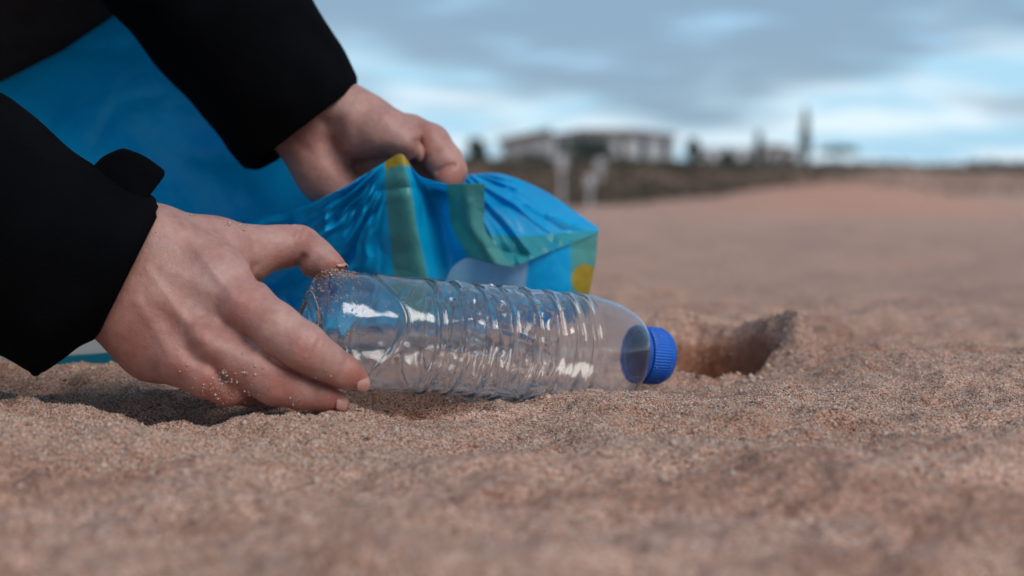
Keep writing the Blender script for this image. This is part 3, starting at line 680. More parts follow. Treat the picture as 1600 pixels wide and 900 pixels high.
# ------------------------------------------------------------------ bottle
B0 = np.array(P(478, 510, .708)); B1 = np.array(P(1036, 557, .797))
AX = B1 - B0; BL = np.linalg.norm(AX); AX /= BL
SIDE = np.cross(AX, [0, 0, 1.0]); SIDE /= np.linalg.norm(SIDE)           # towards the camera side
if SIDE[1] > 0: SIDE = -SIDE
UPB = np.cross(SIDE, AX); UPB = UPB if UPB[2] > 0 else -UPB
bottle = empty('water_bottle', tuple(B0)); tag(bottle, 'crumpled clear plastic water bottle with blue screw cap held above the sand', 'bottle')
RB = 0.0298
def bottle_pt(s, phi, r):
    """s along axis, phi from the side towards up"""
    return B0 + AX * s[..., None] + (np.cos(phi) * r)[..., None] * SIDE + (np.sin(phi) * r)[..., None] * UPB
def bottle_body():
    L = BL; sh0 = L - 0.056; nk = L - 0.0165
    ns, nph = 460, 288
    s = np.linspace(0, L - 0.004, ns); ph = np.linspace(0, 2 * np.pi, nph, endpoint=False)
    Sg, Ph = np.meshgrid(s, ph, indexing='ij')
    RN = 0.0131
    def prof(depth):
        r = np.full_like(s, RB)
        r = r * np.sqrt(np.clip(1 - (np.clip(0.010 - s, 0, 1) / 0.0112) ** 2, 0.0, 1))          # base roll
        t = np.clip((s - sh0) / (nk - sh0), 0, 1)
        r = r * (1 - t) ** 0 * 1.0
        r = np.where(s > sh0, RN + (RB - RN) * np.sqrt(np.clip(1 - t ** 2.05, 0, 1)), r)
        for g in (0.060, 0.0735, 0.087, 0.1005, 0.114, 0.1275, 0.139, 0.1485):
            w = 0.0015
            r = r - depth * np.exp(-((s - g) / w) ** 2) + depth * 0.12 * np.exp(-((s - g - 0.004) / w) ** 2)
        return r
    def defo(R, inner):
        k = 0.55 if inner else 1.0
        # wavy first groove near the base
        gs = 0.036 + 0.006 * np.sin(Ph * 3 + 0.6)
        R = R - k * 0.0012 * np.exp(-((Sg - gs) / 0.0018) ** 2)
        # base petals
        R = R - 0.0016 * (0.5 + 0.5 * np.cos(Ph * 5 + 1.0)) * np.exp(-((Sg - 0.004) / 0.010) ** 2)
        # crumple in the waist: ridged creases
        wz = np.exp(-((Sg - 0.105) / 0.026) ** 2) + 0.12
        cx, cy_, cz = np.cos(Ph), np.sin(Ph), Sg / RB
        n1 = 1 - np.abs(vnoise(cx * 2.1 + cz * 0.9, cy_ * 2.1 - cz * 0.5, cz * 1.6, s=101)) * 2.4; n1 = np.sign(n1) * np.abs(n1) ** 1.6
        n2 = 1 - np.abs(vnoise(cx * 4.2, cy_ * 4.2 + cz, cz * 3.4, s=102)) * 2
        n3 = vnoise(cx * 1.2 + 5, cy_ * 1.2, cz * 0.8, s=103)
        fade = sstep(0.004, 0.03, Sg) * (1 - sstep(sh0 + 0.004, sh0 + 0.03, Sg))
        R = R + fade * (wz * (0.0011 * n1 + 0.0007 * n2 * (0.6 if inner else 1.0)) + 0.0006 * n3 + 0.0006 * np.exp(-((Sg - 0.03) / 0.02) ** 2) * vnoise(cx * 3.1 + 9, cy_ * 3.1, cz * 2.6, s=104))
        # small vertical dimples between the ribs on the grip
        dm = np.exp(-((((Sg - 0.0735 + 0.007) / 0.0145 + 0.5) % 1 - 0.5) / 0.17) ** 2) * np.maximum(np.cos(Ph * 7 + 0.9), 0) ** 6 * np.exp(-((Sg - 0.09) / 0.03) ** 2)
        R = R - 0.0016 * dm * k
        return R
    Ro = defo(prof(0.0021)[:, None] + 0 * Ph, False)
    th = 0.00055 + 0.0006 * np.exp(-(s / 0.012) ** 2)
    Ri = defo(prof(0.0010)[:, None] + 0 * Ph, True) - th[:, None]
    Ri = np.minimum(Ri, Ro - 0.0003)
    Ri = np.maximum(Ri, 0.0004)
    So = Sg.copy(); Si = Sg + 0.0007 * np.exp(-Sg / 0.003)
    # start rings at the base: dome pushed inwards
    def base_rings(R0, off):
        V = []
        for f in np.linspace(0.02, 0.96, 22):
            dome = 0.007 * (1 - f ** 2) + 0.0016 * np.cos(Ph[0] * 5 + 1.0) * np.sin(np.pi * f) * f
            V.append(bottle_pt(dome + off, ph, R0[0] * 0 + f * R0[0].mean() + 0 * ph))
        return np.array(V)
    Ro[0] = np.maximum(Ro[0], RB * 0.42); Ri[0] = Ro[0] - 0.0004
    Vo = np.concatenate([base_rings(Ro, 0.0), bottle_pt(So, Ph, Ro)]); Vi = np.concatenate([base_rings(Ri, 0.0009), bottle_pt(Si, Ph, Ri)])
    V = np.concatenate([Vo.reshape(-1, 3), Vi.reshape(-1, 3)]); nr_ = Vo.shape[0]
    idx = np.arange(nr_ * nph).reshape(nr_, nph); nxt = np.roll(idx, -1, 1); m = nr_ * nph
    fo = np.stack([idx[:-1], idx[1:], nxt[1:], nxt[:-1]], -1).reshape(-1, 4)
    fi = np.stack([idx[:-1], nxt[:-1], nxt[1:], idx[1:]], -1).reshape(-1, 4) + m
    lip = np.stack([idx[-1], idx[-1] + m, nxt[-1] + m, nxt[-1]], -1)
    me_f = np.concatenate([fo, fi, lip])
    # close the base centres
    o = mesh_obj('bottle_shell', V, me_f, MPET, bottle)
    import bmesh
    bm = bmesh.new(); bm.from_mesh(o.data); bm.edges.ensure_lookup_table()
    be = [e for e in bm.edges if e.is_boundary]
    bmesh.ops.holes_fill(bm, edges=be, sides=0)
    bmesh.ops.recalc_face_normals(bm, faces=bm.faces); bm.to_mesh(o.data); bm.free()
    o.data.polygons.foreach_set('use_smooth', np.ones(len(o.data.polygons), dtype=bool))
    return Ro, Sg, Ph
Ro_, Sg_, Ph_ = bottle_body()
def lathe(name, prof, n, mat, parent, knurl=None, closed=True):
    """prof: list of (s, r); knurl(s_index, phi)->extra r"""
    ph = np.linspace(0, 2 * np.pi, n, endpoint=False); V = []
    for i, (s, r) in enumerate(prof):
        rr = np.full(n, r) + (knurl(i, ph) if knurl else 0)
        V.append(bottle_pt(np.full(n, s), ph, rr))
    V = np.array(V); m = len(prof); idx = np.arange(m * n).reshape(m, n); nxt = np.roll(idx, -1, 1)
    Fq = [tuple(f) for f in np.stack([idx[:-1], idx[1:], nxt[1:], nxt[:-1]], -1).reshape(-1, 4)]
    if closed: Fq += [tuple(f) for f in np.stack([idx[-1], idx[0], nxt[0], nxt[-1]], -1).reshape(-1, 4)]
    return mesh_obj(name, V.reshape(-1, 3), Fq, mat, parent)
RC = 0.0158
c0 = BL - 0.0146; c1 = BL + 0.0005
def kn(i, ph): return (0.00030 * np.sign(np.cos(ph * 60)) * np.sqrt(np.abs(np.cos(ph * 60)))) if 2 <= i <= 8 else 0
cap = lathe('screw_cap', [(c0, RC - 0.0019), (c0, RC - 0.0004), (c0 + 0.0004, RC), (c0 + 0.002, RC), (c0 + 0.004, RC), (c0 + 0.006, RC - 0.00005), (c0 + 0.008, RC - 0.0001), (c0 + 0.0095, RC - 0.00015), (c0 + 0.0112, RC - 0.0002), (c0 + 0.0126, RC - 0.0007),
                    (c1, RC - 0.002), (c1, 0.006), (c1, 0.0004), (c1 - 0.0015, 0.0004), (c1 - 0.0015, RC - 0.0032), (c0 + 0.001, RC - 0.0019)], 240, MCAP, bottle, kn)
lathe('tamper_ring', [(c0 - 0.0040, RC - 0.0016), (c0 - 0.0040, RC + 0.0001), (c0 - 0.0036, RC + 0.0005), (c0 - 0.0014, RC + 0.0003), (c0 - 0.0009, RC - 0.0002), (c0 - 0.0009, RC - 0.0016)], 120, MCAP, cap)

# ------------------------------------------------------------------ loose grains
OCT_V = np.array([[1, 0, 0], [-1, 0, 0], [0, 1, 0], [0, -1, 0], [0, 0, 1], [0, 0, -1]], float)
OCT_F = np.array([[0, 2, 4], [2, 1, 4], [1, 3, 4], [3, 0, 4], [2, 0, 5], [1, 2, 5], [3, 1, 5], [0, 3, 5]])
PALETTE = np.array([[0.42, 0.28, 0.20], [0.50, 0.36, 0.28], [0.60, 0.48, 0.40], [0.36, 0.19, 0.12], [0.66, 0.58, 0.5], [0.16, 0.10, 0.08], [0.46, 0.24, 0.14]])
def grains(name, pts, size, parent=None, pal=PALETTE, probs=(.25, .25, .15, .12, .08, .07, .08)):
    n = len(pts); size = np.broadcast_to(size, (n,))
    ang = RNG.uniform(0, 2 * np.pi, (n, 3)); c, s_ = np.cos(ang), np.sin(ang)
    sc = size[:, None] * RNG.uniform(0.6, 1.25, (n, 3))
    v = OCT_V[None] * sc[:, None, :]
    x, y, z = v[..., 0], v[..., 1], v[..., 2]
    x, y = x * c[:, :1] - y * s_[:, :1], x * s_[:, :1] + y * c[:, :1]
    y, z = y * c[:, 1:2] - z * s_[:, 1:2], y * s_[:, 1:2] + z * c[:, 1:2]
    V = np.stack([x, y, z], -1) + pts[:, None]
    Fq = (OCT_F[None] + 6 * np.arange(n)[:, None, None]).reshape(-1, 3)
    o = mesh_obj(name, V.reshape(-1, 3), Fq, MGRAIN, parent, smooth=False)
    col = pal[RNG.choice(len(pal), n, p=np.array(probs) / sum(probs))] * RNG.uniform(0.85, 1.15, (n, 1))
    set_color(o, 'tone', np.repeat(col, 6, axis=0)); o['kind'] = 'stuff'
    return o
def ground_grains():
    n = 90000
    y = 0.56 + 0.36 * RNG.random(n) ** 1.2; x = (RNG.random(n) - 0.5) * 2 * 0.37 * y * 1.02
    pts = np.stack([x, y, ground(x, y) + 0.0001], -1)
    o = grains('loose_sand', pts, np.abs(RNG.normal(0.00034, 0.0001, n)) + 0.00015); tag(o, 'coarse loose sand grains strewn over the beach around the bottle', 'sand')
    n = 900                                            # bigger crumbs of caked sand
    y = 0.5 + 0.5 * RNG.random(n); x = (RNG.random(n) - 0.5) * 0.74 * y
    pts = np.stack([x, y, ground(x, y) + 0.0003], -1)
    a = RNG.uniform(0, 2 * np.pi, 700); q = RNG.normal(1.15, 0.35, 700); hx = 0.127 + 0.039 * q * np.cos(a); hy = 0.915 + 0.075 * q * np.sin(a)
    pts = np.concatenate([pts, np.stack([hx, hy, ground(hx, hy) + 0.0004], -1)]); n = len(pts)
    o = grains('sand_crumbs', pts, 0.0006 + 0.0018 * RNG.random(n) ** 3, probs=(.4, .3, .05, .2, .0, .02, .03)); tag(o, 'small caked crumbs of sand scattered over the beach', 'sand')
ground_grains()
def hand_grains():
    a = VR_cam[:, 0] / VR_cam[:, 2] * F + 800; b = -VR_cam[:, 1] / VR_cam[:, 2] * F + 450
    w = np.zeros(len(a))
    for cx, cy_, rx, ry, s in ((345, 602, 34, 24, 1.0), (380, 590, 30, 22, .35), (300, 590, 26, 14, .2), (370, 350, 22, 5, .5), (480, 622, 60, 24, .05), (500, 590, 40, 20, .04), (270, 350, 40, 20, .03)):
        w = np.maximum(w, s * np.exp(-((a - cx) / rx) ** 2 - ((b - cy_) / ry) ** 2))
    w *= (nrmR[:, 1] < 0.1)
    w *= np.clip(vnoise(a / 9, b / 9, s=140) + 0.45, 0.02, 1)
    i = RNG.choice(len(a), 620, p=w / w.sum())
    sz = 0.00022 + 0.00055 * RNG.random(len(i)) ** 2.5
    g = grains('sticking_sand', WRv[i] + nrmR[i] * (sz * 0.5)[:, None], sz, body, probs=(.2, .25, .25, .1, .18, .0, .06))
hand_grains()
def bottle_grains():
    n = 900
    n = 3200; f = RNG.random(n) ** 0.7; ph = np.radians(RNG.normal(95, 60, n)); s = np.where(RNG.random(n) < 0.6, 0.022 * RNG.random(n) ** 1.5, 0.001)
    keep = vnoise(np.cos(ph) * 5 + f * 3, np.sin(ph) * 5, s=150) > -0.05; ph, s = ph[keep], s[keep]
    i = np.clip((s / (BL - 0.004) * (Ro_.shape[0] - 1)).astype(int), 2, None); j = (ph / (2 * np.pi) * Ro_.shape[1]).astype(int) % Ro_.shape[1]
    r = Ro_[i, j] + 0.0002; sg = Sg_[i, j]
    pts = bottle_pt(sg, ph, r); n = len(pts)
    grains('sticking_sand', pts, 0.0002 + 0.00045 * RNG.random(n) ** 2, bottle, probs=(.25, .2, .1, .25, .08, .02, .1))
    n = 260                                            # few grains and drops all over the shell
    i = RNG.integers(20, 380, n); j = RNG.integers(0, Ro_.shape[1], n)
    pts = bottle_pt(Sg_[i, j], Ph_[i, j], Ro_[i, j] + 0.0001)
    grains('sand_specks', pts, 0.00012 + 0.0003 * RNG.random(n) ** 3, bottle, probs=(.1, .2, .3, .1, .3, .0, .0))
    ph = RNG.uniform(0, 2 * np.pi, 90); sg = c0 + RNG.uniform(-0.004, 0.013, 90)
    grains('cap_grit', bottle_pt(sg, ph, np.full(90, RC + 0.0003)), 0.00012 + 0.0003 * RNG.random(90) ** 3, cap)
    q = np.array([P(768, 446, .735)])
    grains('shell_chip', q, 0.0014, bottle, pal=np.array([[0.75, 0.74, 0.72]]), probs=(1,))
bottle_grains()

def sleeve_specks():
    me = sl_r.data; n = len(me.vertices); co = np.zeros(n * 3, np.float32); me.vertices.foreach_get('co', co); nr = np.zeros(n * 3, np.float32); me.vertices.foreach_get('normal', nr)
    co = co.reshape(-1, 3) + np.array(person.location); nr = nr.reshape(-1, 3)
    ok = np.where((co[:, 0] > -0.3) & (nr[:, 1] < -0.2))[0]; i = RNG.choice(ok, 26)
    grains('sticking_sand', co[i] + RNG.normal(0, 0.0015, (26, 3)) * [1, 0.1, 1] + nr[i] * 0.0003, 0.0002 + 0.0003 * RNG.random(26) ** 2, sl_r)
sleeve_specks()
# ------------------------------------------------------------------ plastic bag
BLUE = np.array([0.004, 0.62, 0.94]); LBLUE = np.array([0.46, 0.74, 0.90]); GREEN = np.array([0.16, 0.54, 0.51]); TEAL = np.array([0.02, 0.20, 0.27]); YELL = np.array([0.62, 0.46, 0.05]); WHITE = np.array([0.6, 0.6, 0.56]); CYAN = np.array([0.006, 0.60, 0.95])
bag = empty('plastic_bag', tuple(P(300, 560, .88))); tag(bag, 'blue plastic rubbish bag with green stripes and yellow dots gathered in a hand', 'bag')
def catmull(Q, n):
    m = len(Q); t = np.linspace(0, m - 1, n); i = np.clip(np.floor(t).astype(int), 0, m - 2); f = (t - i).reshape((-1,) + (1,) * (Q.ndim - 1))
    p0 = np.where((i > 0).reshape(f.shape), Q[np.maximum(i - 1, 0)], 2 * Q[0] - Q[1]); p1 = Q[i]; p2 = Q[i + 1]
    p3 = np.where((i < m - 2).reshape(f.shape), Q[np.minimum(i + 2, m - 1)], 2 * Q[-1] - Q[-2])
    tau = 0.42
    m1 = tau * (p2 - p0); m2 = tau * (p3 - p1)
    return (2 * f ** 3 - 3 * f ** 2 + 1) * p1 + (f ** 3 - 2 * f ** 2 + f) * m1 + (-2 * f ** 3 + 3 * f ** 2) * p2 + (f ** 3 - f ** 2) * m2
def film(name, net, nu, nv, color, crumple=0.0015, freq=30, seed=0, extra=None, pin=None):
    """net[row][col] = (px,py,depth); color(px,py,u,v)->rgb arrays"""
    Q = np.array(net, float); G = catmull(Q, nv); G = catmull(G.transpose(1, 0, 2), nu).transpose(1, 0, 2)
    px, py, d = G[..., 0], G[..., 1], G[..., 2].copy()
    v, u = np.meshgrid(np.linspace(0, 1, nv), np.linspace(0, 1, nu), indexing='ij')
    x0, y0 = (px - 800) / F * d, (py - 450) / F * d
    r1 = 1 - np.abs(vnoise(x0 * freq + 3, y0 * freq * 0.8, s=seed)) * 2; r2 = 1 - np.abs(vnoise(x0 * freq * 2.3 + y0 * 9, y0 * freq * 2.3, s=seed + 1)) * 2; r3 = vnoise(x0 * freq * 0.5, y0 * freq * 0.5, s=seed + 2)
    r4 = 1 - np.abs(vnoise(x0 * freq * 4.1 - y0 * 20, y0 * freq * 3.7, s=seed + 3)) * 2
    h = crumple * (1.1 * r1 + 0.6 * r2 + 1.2 * r3 + 0.07 * r4)
    if extra is not None: h = h + extra(px, py, u, v)
    d = d + h
    W = cam2world((px - 800) / F * d, -(py - 450) / F * d, d)
    idx = np.arange(nu * nv).reshape(nv, nu)
    Fq = np.stack([idx[:-1, :-1], idx[1:, :-1], idx[1:, 1:], idx[:-1, 1:]], -1).reshape(-1, 4)
    o = mesh_obj(name, W.reshape(-1, 3), Fq, MBAG, bag)
    set_color(o, 'print', color(px, py, u, v).reshape(-1, 3))
    md = o.modifiers.new('film', 'SOLIDIFY'); md.thickness = 0.00025; md.offset = 0
    return o
def lay(base, *layers):
    c = base
    for m, col in layers: c = c * (1 - m[..., None]) + m[..., None] * col
    return c
def edge(a, b, x, w=2.0): return sstep(a - w, a + w, x) * (1 - sstep(b - w, b + w, x))
def col_back(px, py, u, v):
    c = np.broadcast_to(BLUE, px.shape + (3,))
    return lay(c, (sstep(0.85, 0.855, v) * (1 - sstep(0.925, 0.93, v)), WHITE), (sstep(0.925, 0.93, v), TEAL))
film('back_panel', [[(-420, 60, 1.01), (-150, 20, 1.0), (60, -10, .985), (250, -50, .975), (370, -30, .965), (430, 20, .955)],
                    [(-420, 180, .985), (-150, 160, .98), (60, 140, .97), (250, 100, .96), (390, 110, .95), (470, 130, .94)],
                    [(-420, 300, .96), (-150, 290, .95), (60, 290, .945), (250, 270, .94), (400, 260, .935), (505, 240, .925)],
                    [(-420, 430, .915), (-150, 420, .915), (60, 410, .92), (250, 400, .925), (420, 390, .93), (560, 380, .925)],
                    [(-420, 530, .875), (-150, 525, .88), (60, 515, .885), (250, 505, .905), (430, 490, .925), (600, 470, .935)],
                    [(-420, 584, .838), (-150, 583, .838), (60, 580, .840), (250, 562, .872), (430, 530, .93), (620, 512, .97)]], 220, 200, col_back, 0.0030, 12, 201,
     extra=lambda px, py, u, v: 0.010 * np.sin((py * 0.8 - px * 0.35) / 46.0 + 2 * vnoise(px / 160, py / 160, s=5)) * sstep(200, 420, px) * (1 - sstep(470, 560, py)) * 0.5 + 0.004 * np.sin((py + px * 0.5) / 60))
def col_front(px, py, u, v):
    c = np.broadcast_to(BLUE, px.shape + (3,))
    s1 = edge(0.452, 0.556, u, 0.004); s2 = edge(0.785, 1.2, u, 0.005)
    return lay(c, (s1, GREEN), (s2, GREEN), (edge(0.452, 0.60, u, 0.004) * (1 - sstep(0.068, 0.082, v)), YELL))
def fan(px, py, u, v):
    a = np.arctan2(px - 625, py - 235); r = np.hypot(px - 625, py - 235)
    left = 1 - sstep(575, 605, px)
    return left * (0.0095 * (np.abs(((a * 4.3 + 0.5 * vnoise(a * 5, r / 45, s=77)) % 1) - 0.5) * 2 - 0.5) + 0.0042 * (np.abs(((a * 9.1 + 0.3 + 0.5 * vnoise(a * 3 + 7, r / 30, s=78)) % 1) - 0.5) * 2 - .5)) * sstep(15, 90, r)
film('front_panel', [[(330, 350, .92), (430, 336, .885), (488, 317, .848), (548, 286, .836), (600, 254, .830), (628, 241, .824), (654, 274, .832), (695, 287, .836), (722, 287, .832), (757, 287, .832)],
                     [(330, 385, .915), (425, 372, .885), (482, 355, .855), (540, 325, .842), (600, 300, .832), (643, 300, .826), (672, 305, .862), (700, 312, .860), (728, 318, .836), (757, 322, .838)],
                     [(335, 440, .905), (425, 420, .885), (478, 405, .865), (538, 375, .848), (604, 350, .838), (651, 355, .832), (686, 352, .872), (704, 350, .868), (735, 358, .842), (760, 362, .845)],
                     [(340, 500, .92), (430, 475, .90), (480, 460, .885), (540, 445, .865), (612, 432, .848), (668, 434, .842), (700, 416, .876), (727, 399, .874), (768, 408, .850), (801, 414, .858)],
                     [(345, 560, .90), (430, 528, .882), (482, 518, .870), (542, 512, .862), (616, 506, .856), (674, 498, .855), (702, 425, .877), (729, 402, .874), (769, 410, .850), (801, 415, .858)]],
     300, 190, col_front, 0.0024, 26, 231, extra=fan)
def col_flap(px, py, u, v):
    c = np.broadcast_to(CYAN, px.shape + (3,))
    return lay(c, (sstep(0.80, 0.815, v + 0.0 * u) * 1.0, np.array([0.07, 0.50, 0.56])), (edge(0.66, 0.80, v, .01) * 0.35 * (0.5 + 0.5 * vnoise(px / 12, py / 12, s=9)), np.array([0.25, 0.6, 0.75])))
def flapfold(px, py, u, v):
    a = np.arctan2(py - 262, px - 715); tri = lambda t: np.abs((t % 1) - 0.5) * 2 - 0.5
    return (0.0075 * tri(a * 3.1 + 0.35 * vnoise(px / 60, py / 60, s=12)) + 0.004 * tri(a * 7.3 + 0.4 * vnoise(px / 40, py / 40, s=13) + 0.3)) * sstep(0.25, 0.5, v) * (1 - sstep(0.72, 1.0, u))
film('rim_flap', [[(690, 330, .955), (760, 330, .965), (830, 345, .975), (890, 375, .98), (930, 400, .98)],
                  [(705, 285, .935), (765, 280, .945), (835, 300, .95), (890, 335, .955), (932, 366, .955)],
                  [(718, 276, .918), (785, 273, .925), (850, 299, .93), (898, 330, .935), (936, 357, .94)],
                  [(738, 310, .892), (795, 312, .892), (850, 330, .90), (900, 346, .915), (936, 359, .932)],
                  [(752, 360, .872), (800, 368, .874), (850, 366, .888), (900, 362, .905), (936, 361, .928)],
                  [(756, 394, .862), (802, 414, .866), (862, 392, .882), (905, 376, .902), (935, 363, .926)]], 160, 140, col_flap, 0.0036, 30, 251, extra=flapfold)
def col_in(px, py, u, v):
    c = np.broadcast_to(np.array([0.005, 0.56, 0.90]), px.shape + (3,))
    dot = 1 - sstep(19, 21, np.hypot((px - 914) * 0.95, (py - 436) * 0.85))
    return lay(c, ((1 - sstep(822, 826, px + (py - 420) * 0.15)) * sstep(646, 652, px + (py - 420) * 0.1), LBLUE), (sstep(886, 898, px), GREEN), (dot, YELL))
film('inner_panel', [[(420, 380, .915), (520, 372, .90), (600, 372, .895), (700, 376, .892), (800, 392, .878), (868, 380, .892), (906, 371, .907), (934, 361, .927)],
                     [(420, 405, .913), (520, 400, .90), (600, 400, .895), (700, 400, .892), (800, 402, .879), (868, 386, .892), (906, 374, .906), (934, 363, .926)],
                     [(420, 445, .908), (520, 440, .90), (600, 440, .897), (700, 440, .893), (800, 440, .885), (866, 430, .893), (902, 418, .905), (930, 410, .925)],
                     [(420, 490, .905), (520, 484, .90), (600, 482, .90), (700, 480, .90), (800, 480, .898), (862, 475, .90), (896, 470, .908), (918, 464, .925)],
                     [(420, 530, .915), (520, 522, .92), (600, 518, .925), (700, 514, .93), (800, 510, .935), (850, 503, .94), (882, 497, .94), (900, 492, .945)]], 200, 90, col_in, 0.0010, 26, 271)

# ------------------------------------------------------------------ far shore: bank scrub, buildings, trees, posts
MWALL = mat_plain('white_render_mat', (0.62, 0.62, 0.61), (0.70, 0.70, 0.69), 0.6); MWALLG = mat_plain('grey_render_mat', (0.36, 0.34, 0.33), (0.44, 0.42, 0.41), 0.6)
MROOF = mat_plain('clay_roof_mat', (0.15, 0.085, 0.065), (0.21, 0.125, 0.10), 1.5); MGLASS = Mat('window_glass_mat', 0.1, (0.03, 0.045, 0.055)).m
MWOOD = mat_plain('dark_wood_mat', (0.06, 0.045, 0.035), (0.1, 0.075, 0.06), 3); MPOST = mat_plain('white_paint_mat', (0.42, 0.42, 0.43), (0.55, 0.55, 0.55), 6, 0.5); MBARK = mat_plain('bark_mat', (0.05, 0.04, 0.03), (0.09, 0.07, 0.055), 8)
MLEAF = mat_leaf('scrub_leaf_mat', (0.045, 0.045, 0.03), (0.10, 0.085, 0.06)); MLEAF2 = mat_leaf('tree_leaf_mat', (0.04, 0.06, 0.05), (0.09, 0.11, 0.085))
def X_at(px, y): return (px - 800) / F * y
def Z_at(py, y): return CAMH - (py - 270) / F * y
def box_vf(x0, x1, y0, y1, z0, z1):
    v = [(x0, y0, z0), (x1, y0, z0), (x1, y1, z0), (x0, y1, z0), (x0, y0, z1), (x1, y0, z1), (x1, y1, z1), (x0, y1, z1)]
    return v, [(0, 3, 2, 1), (4, 5, 6, 7), (0, 1, 5, 4), (1, 2, 6, 5), (2, 3, 7, 6), (3, 0, 4, 7)]
def box(name, x0, x1, y0, y1, z0, z1, mat, parent):
    v, f = box_vf(x0, x1, y0, y1, z0, z1); return mesh_obj(name, v, f, mat, parent, smooth=False)
def window(par, x0, x1, z0, z1, yf):
    fr = box('window', x0, x1, yf - 0.06, yf - 0.002, z0, z1, MPOST, par)
    box('pane', x0 + 0.08, x1 - 0.08, yf - 0.065, yf - 0.03, z0 + 0.08, z1 - 0.08, MGLASS, fr)
def house(name, label, px0, px1, y, py_top, py_base, depth, roof, wmat, nwin, cat='building', group=None, shed=0):
    x0, x1 = X_at(px0, y), X_at(px1, y); zt = Z_at(py_top, y); zb = min(Z_at(py_base, y), gz((x0 + x1) / 2, y)) - 0.4
    root = empty(name, ((x0 + x1) / 2, y, zb)); tag(root, label, cat, group)
    rh = roof; zw = zt - rh
    if shed:
        v, f = box_vf(x0, x1, y, y + depth, zb, zw - 0.01); v[4] = (x0, y, zw - shed - 0.01); v[7] = (x0, y + depth, zw - shed - 0.01)
        mesh_obj('wall', v, f, wmat, root, smooth=False)
    else: box('wall', x0, x1, y, y + depth, zb, zw, wmat, root)
    ov = 0.35
    if shed:
        v = [(x0 - ov, y - ov, zw - shed), (x1, y - ov, zw), (x1, y + depth + ov, zw), (x0 - ov, y + depth + ov, zw - shed)]
        v += [(a, b, c + 0.35) for a, b, c in v]
        mesh_obj('roof', v, [(0, 3, 2, 1), (4, 5, 6, 7), (0, 1, 5, 4), (1, 2, 6, 5), (2, 3, 7, 6), (3, 0, 4, 7)], MROOF, root, smooth=False)
    elif rh > 0.3:
        v = [(x0 - ov, y - ov, zw + .003), (x1 + ov, y - ov, zw + .003), (x1 + ov, y + depth + ov, zw + .003), (x0 - ov, y + depth + ov, zw + .003), (x0 + depth * .3, y + depth / 2, zt), (x1 - depth * .3, y + depth / 2, zt)]
        mesh_obj('roof', v, [(0, 1, 5, 4), (1, 2, 5), (2, 3, 4, 5), (3, 0, 4), (3, 2, 1, 0)], MROOF, root, smooth=False)
    else:
        box('roof', x0 - .1, x1 + .1, y - .1, y + depth + .1, zw + .003, zw + 0.2, MWALLG, root)
    w = (x1 - x0) / max(nwin, 1); top = zw - 0.35 - shed; bot = max(zw - 1.6, zb + 1.0)
    for i in range(nwin):
        if i == nwin // 2 and nwin > 2: box('door', x0 + w * (i + .35), x0 + w * (i + .65), y - .05, y - .002, zb + .35, top, MWOOD, root)
        else: window(root, x0 + w * (i + .25), x0 + w * (i + .75), bot, top, y)
    return root
house('beach_house', 'long low white beach house with clay roof on the scrub bank', 860, 1054, 112, 199, 256, 9, 0.62, MWALL, 6)
house('grey_wing', 'grey walled annexe with sloping clay roof beside the long beach house', 784, 862, 104, 200, 250, 7, 0.35, MWALLG, 3, shed=0.85)
house('white_villa', 'small white flat roofed villa beyond the bank near the dark trees', 1092, 1180, 150, 232, 262, 8, 0.1, MWALL, 4)
house('white_villa', 'white villa with low clay roof standing beside the tall cypress', 1186, 1246, 155, 224, 264, 8, 0.7, MWALL, 3)
house('far_block', 'far off pale low block near the end of the shore', 1352, 1424, 260, 258, 272, 9, 0.1, MWALLG, 4)
house('far_block', 'far off white low block at the end of the shore', 1568, 1640, 200, 268, 292, 9, 0.1, MWALL, 4)

def leaf_cloud(n, fn, size):
    """n random leaf quads; fn(rng,n)->centres"""
    C = fn(n); a = RNG.normal(size=(n, 3)); a /= np.linalg.norm(a, axis=1, keepdims=True); b = RNG.normal(size=(n, 3)); b -= a * (a * b).sum(1, keepdims=True); b /= np.linalg.norm(b, axis=1, keepdims=True)
    s = size * RNG.uniform(0.6, 1.4, (n, 1))
    V = np.stack([C - a * s, C + b * s * 0.5, C + a * s, C - b * s * 0.5], 1).reshape(-1, 3)
    return V, np.arange(4 * n).reshape(n, 4)
def clumpy(c, r, k, n, shape='ball'):
    c = np.array(c, float); r = np.array(r, float)
    cl = RNG.normal(size=(k, 3)); cl /= np.linalg.norm(cl, axis=1, keepdims=True); cl *= RNG.random((k, 1)) ** 0.4
    if shape == 'cone':
        h = RNG.random(k); ang = RNG.uniform(0, 2 * np.pi, k); w = np.sin(np.pi * np.clip(h * 0.86 + 0.1, 0, 1)) ** 0.8 * RNG.random(k) ** .5; cl = np.stack([np.cos(ang) * w, np.sin(ang) * w, h * 2 - 1], -1)
    if shape == 'flat': cl[:, 2] = np.abs(cl[:, 2]) * 0.7
    i = RNG.integers(0, k, n)
    return c + (cl[i] * 0.85 + RNG.normal(size=(n, 3)) * 0.14) * r
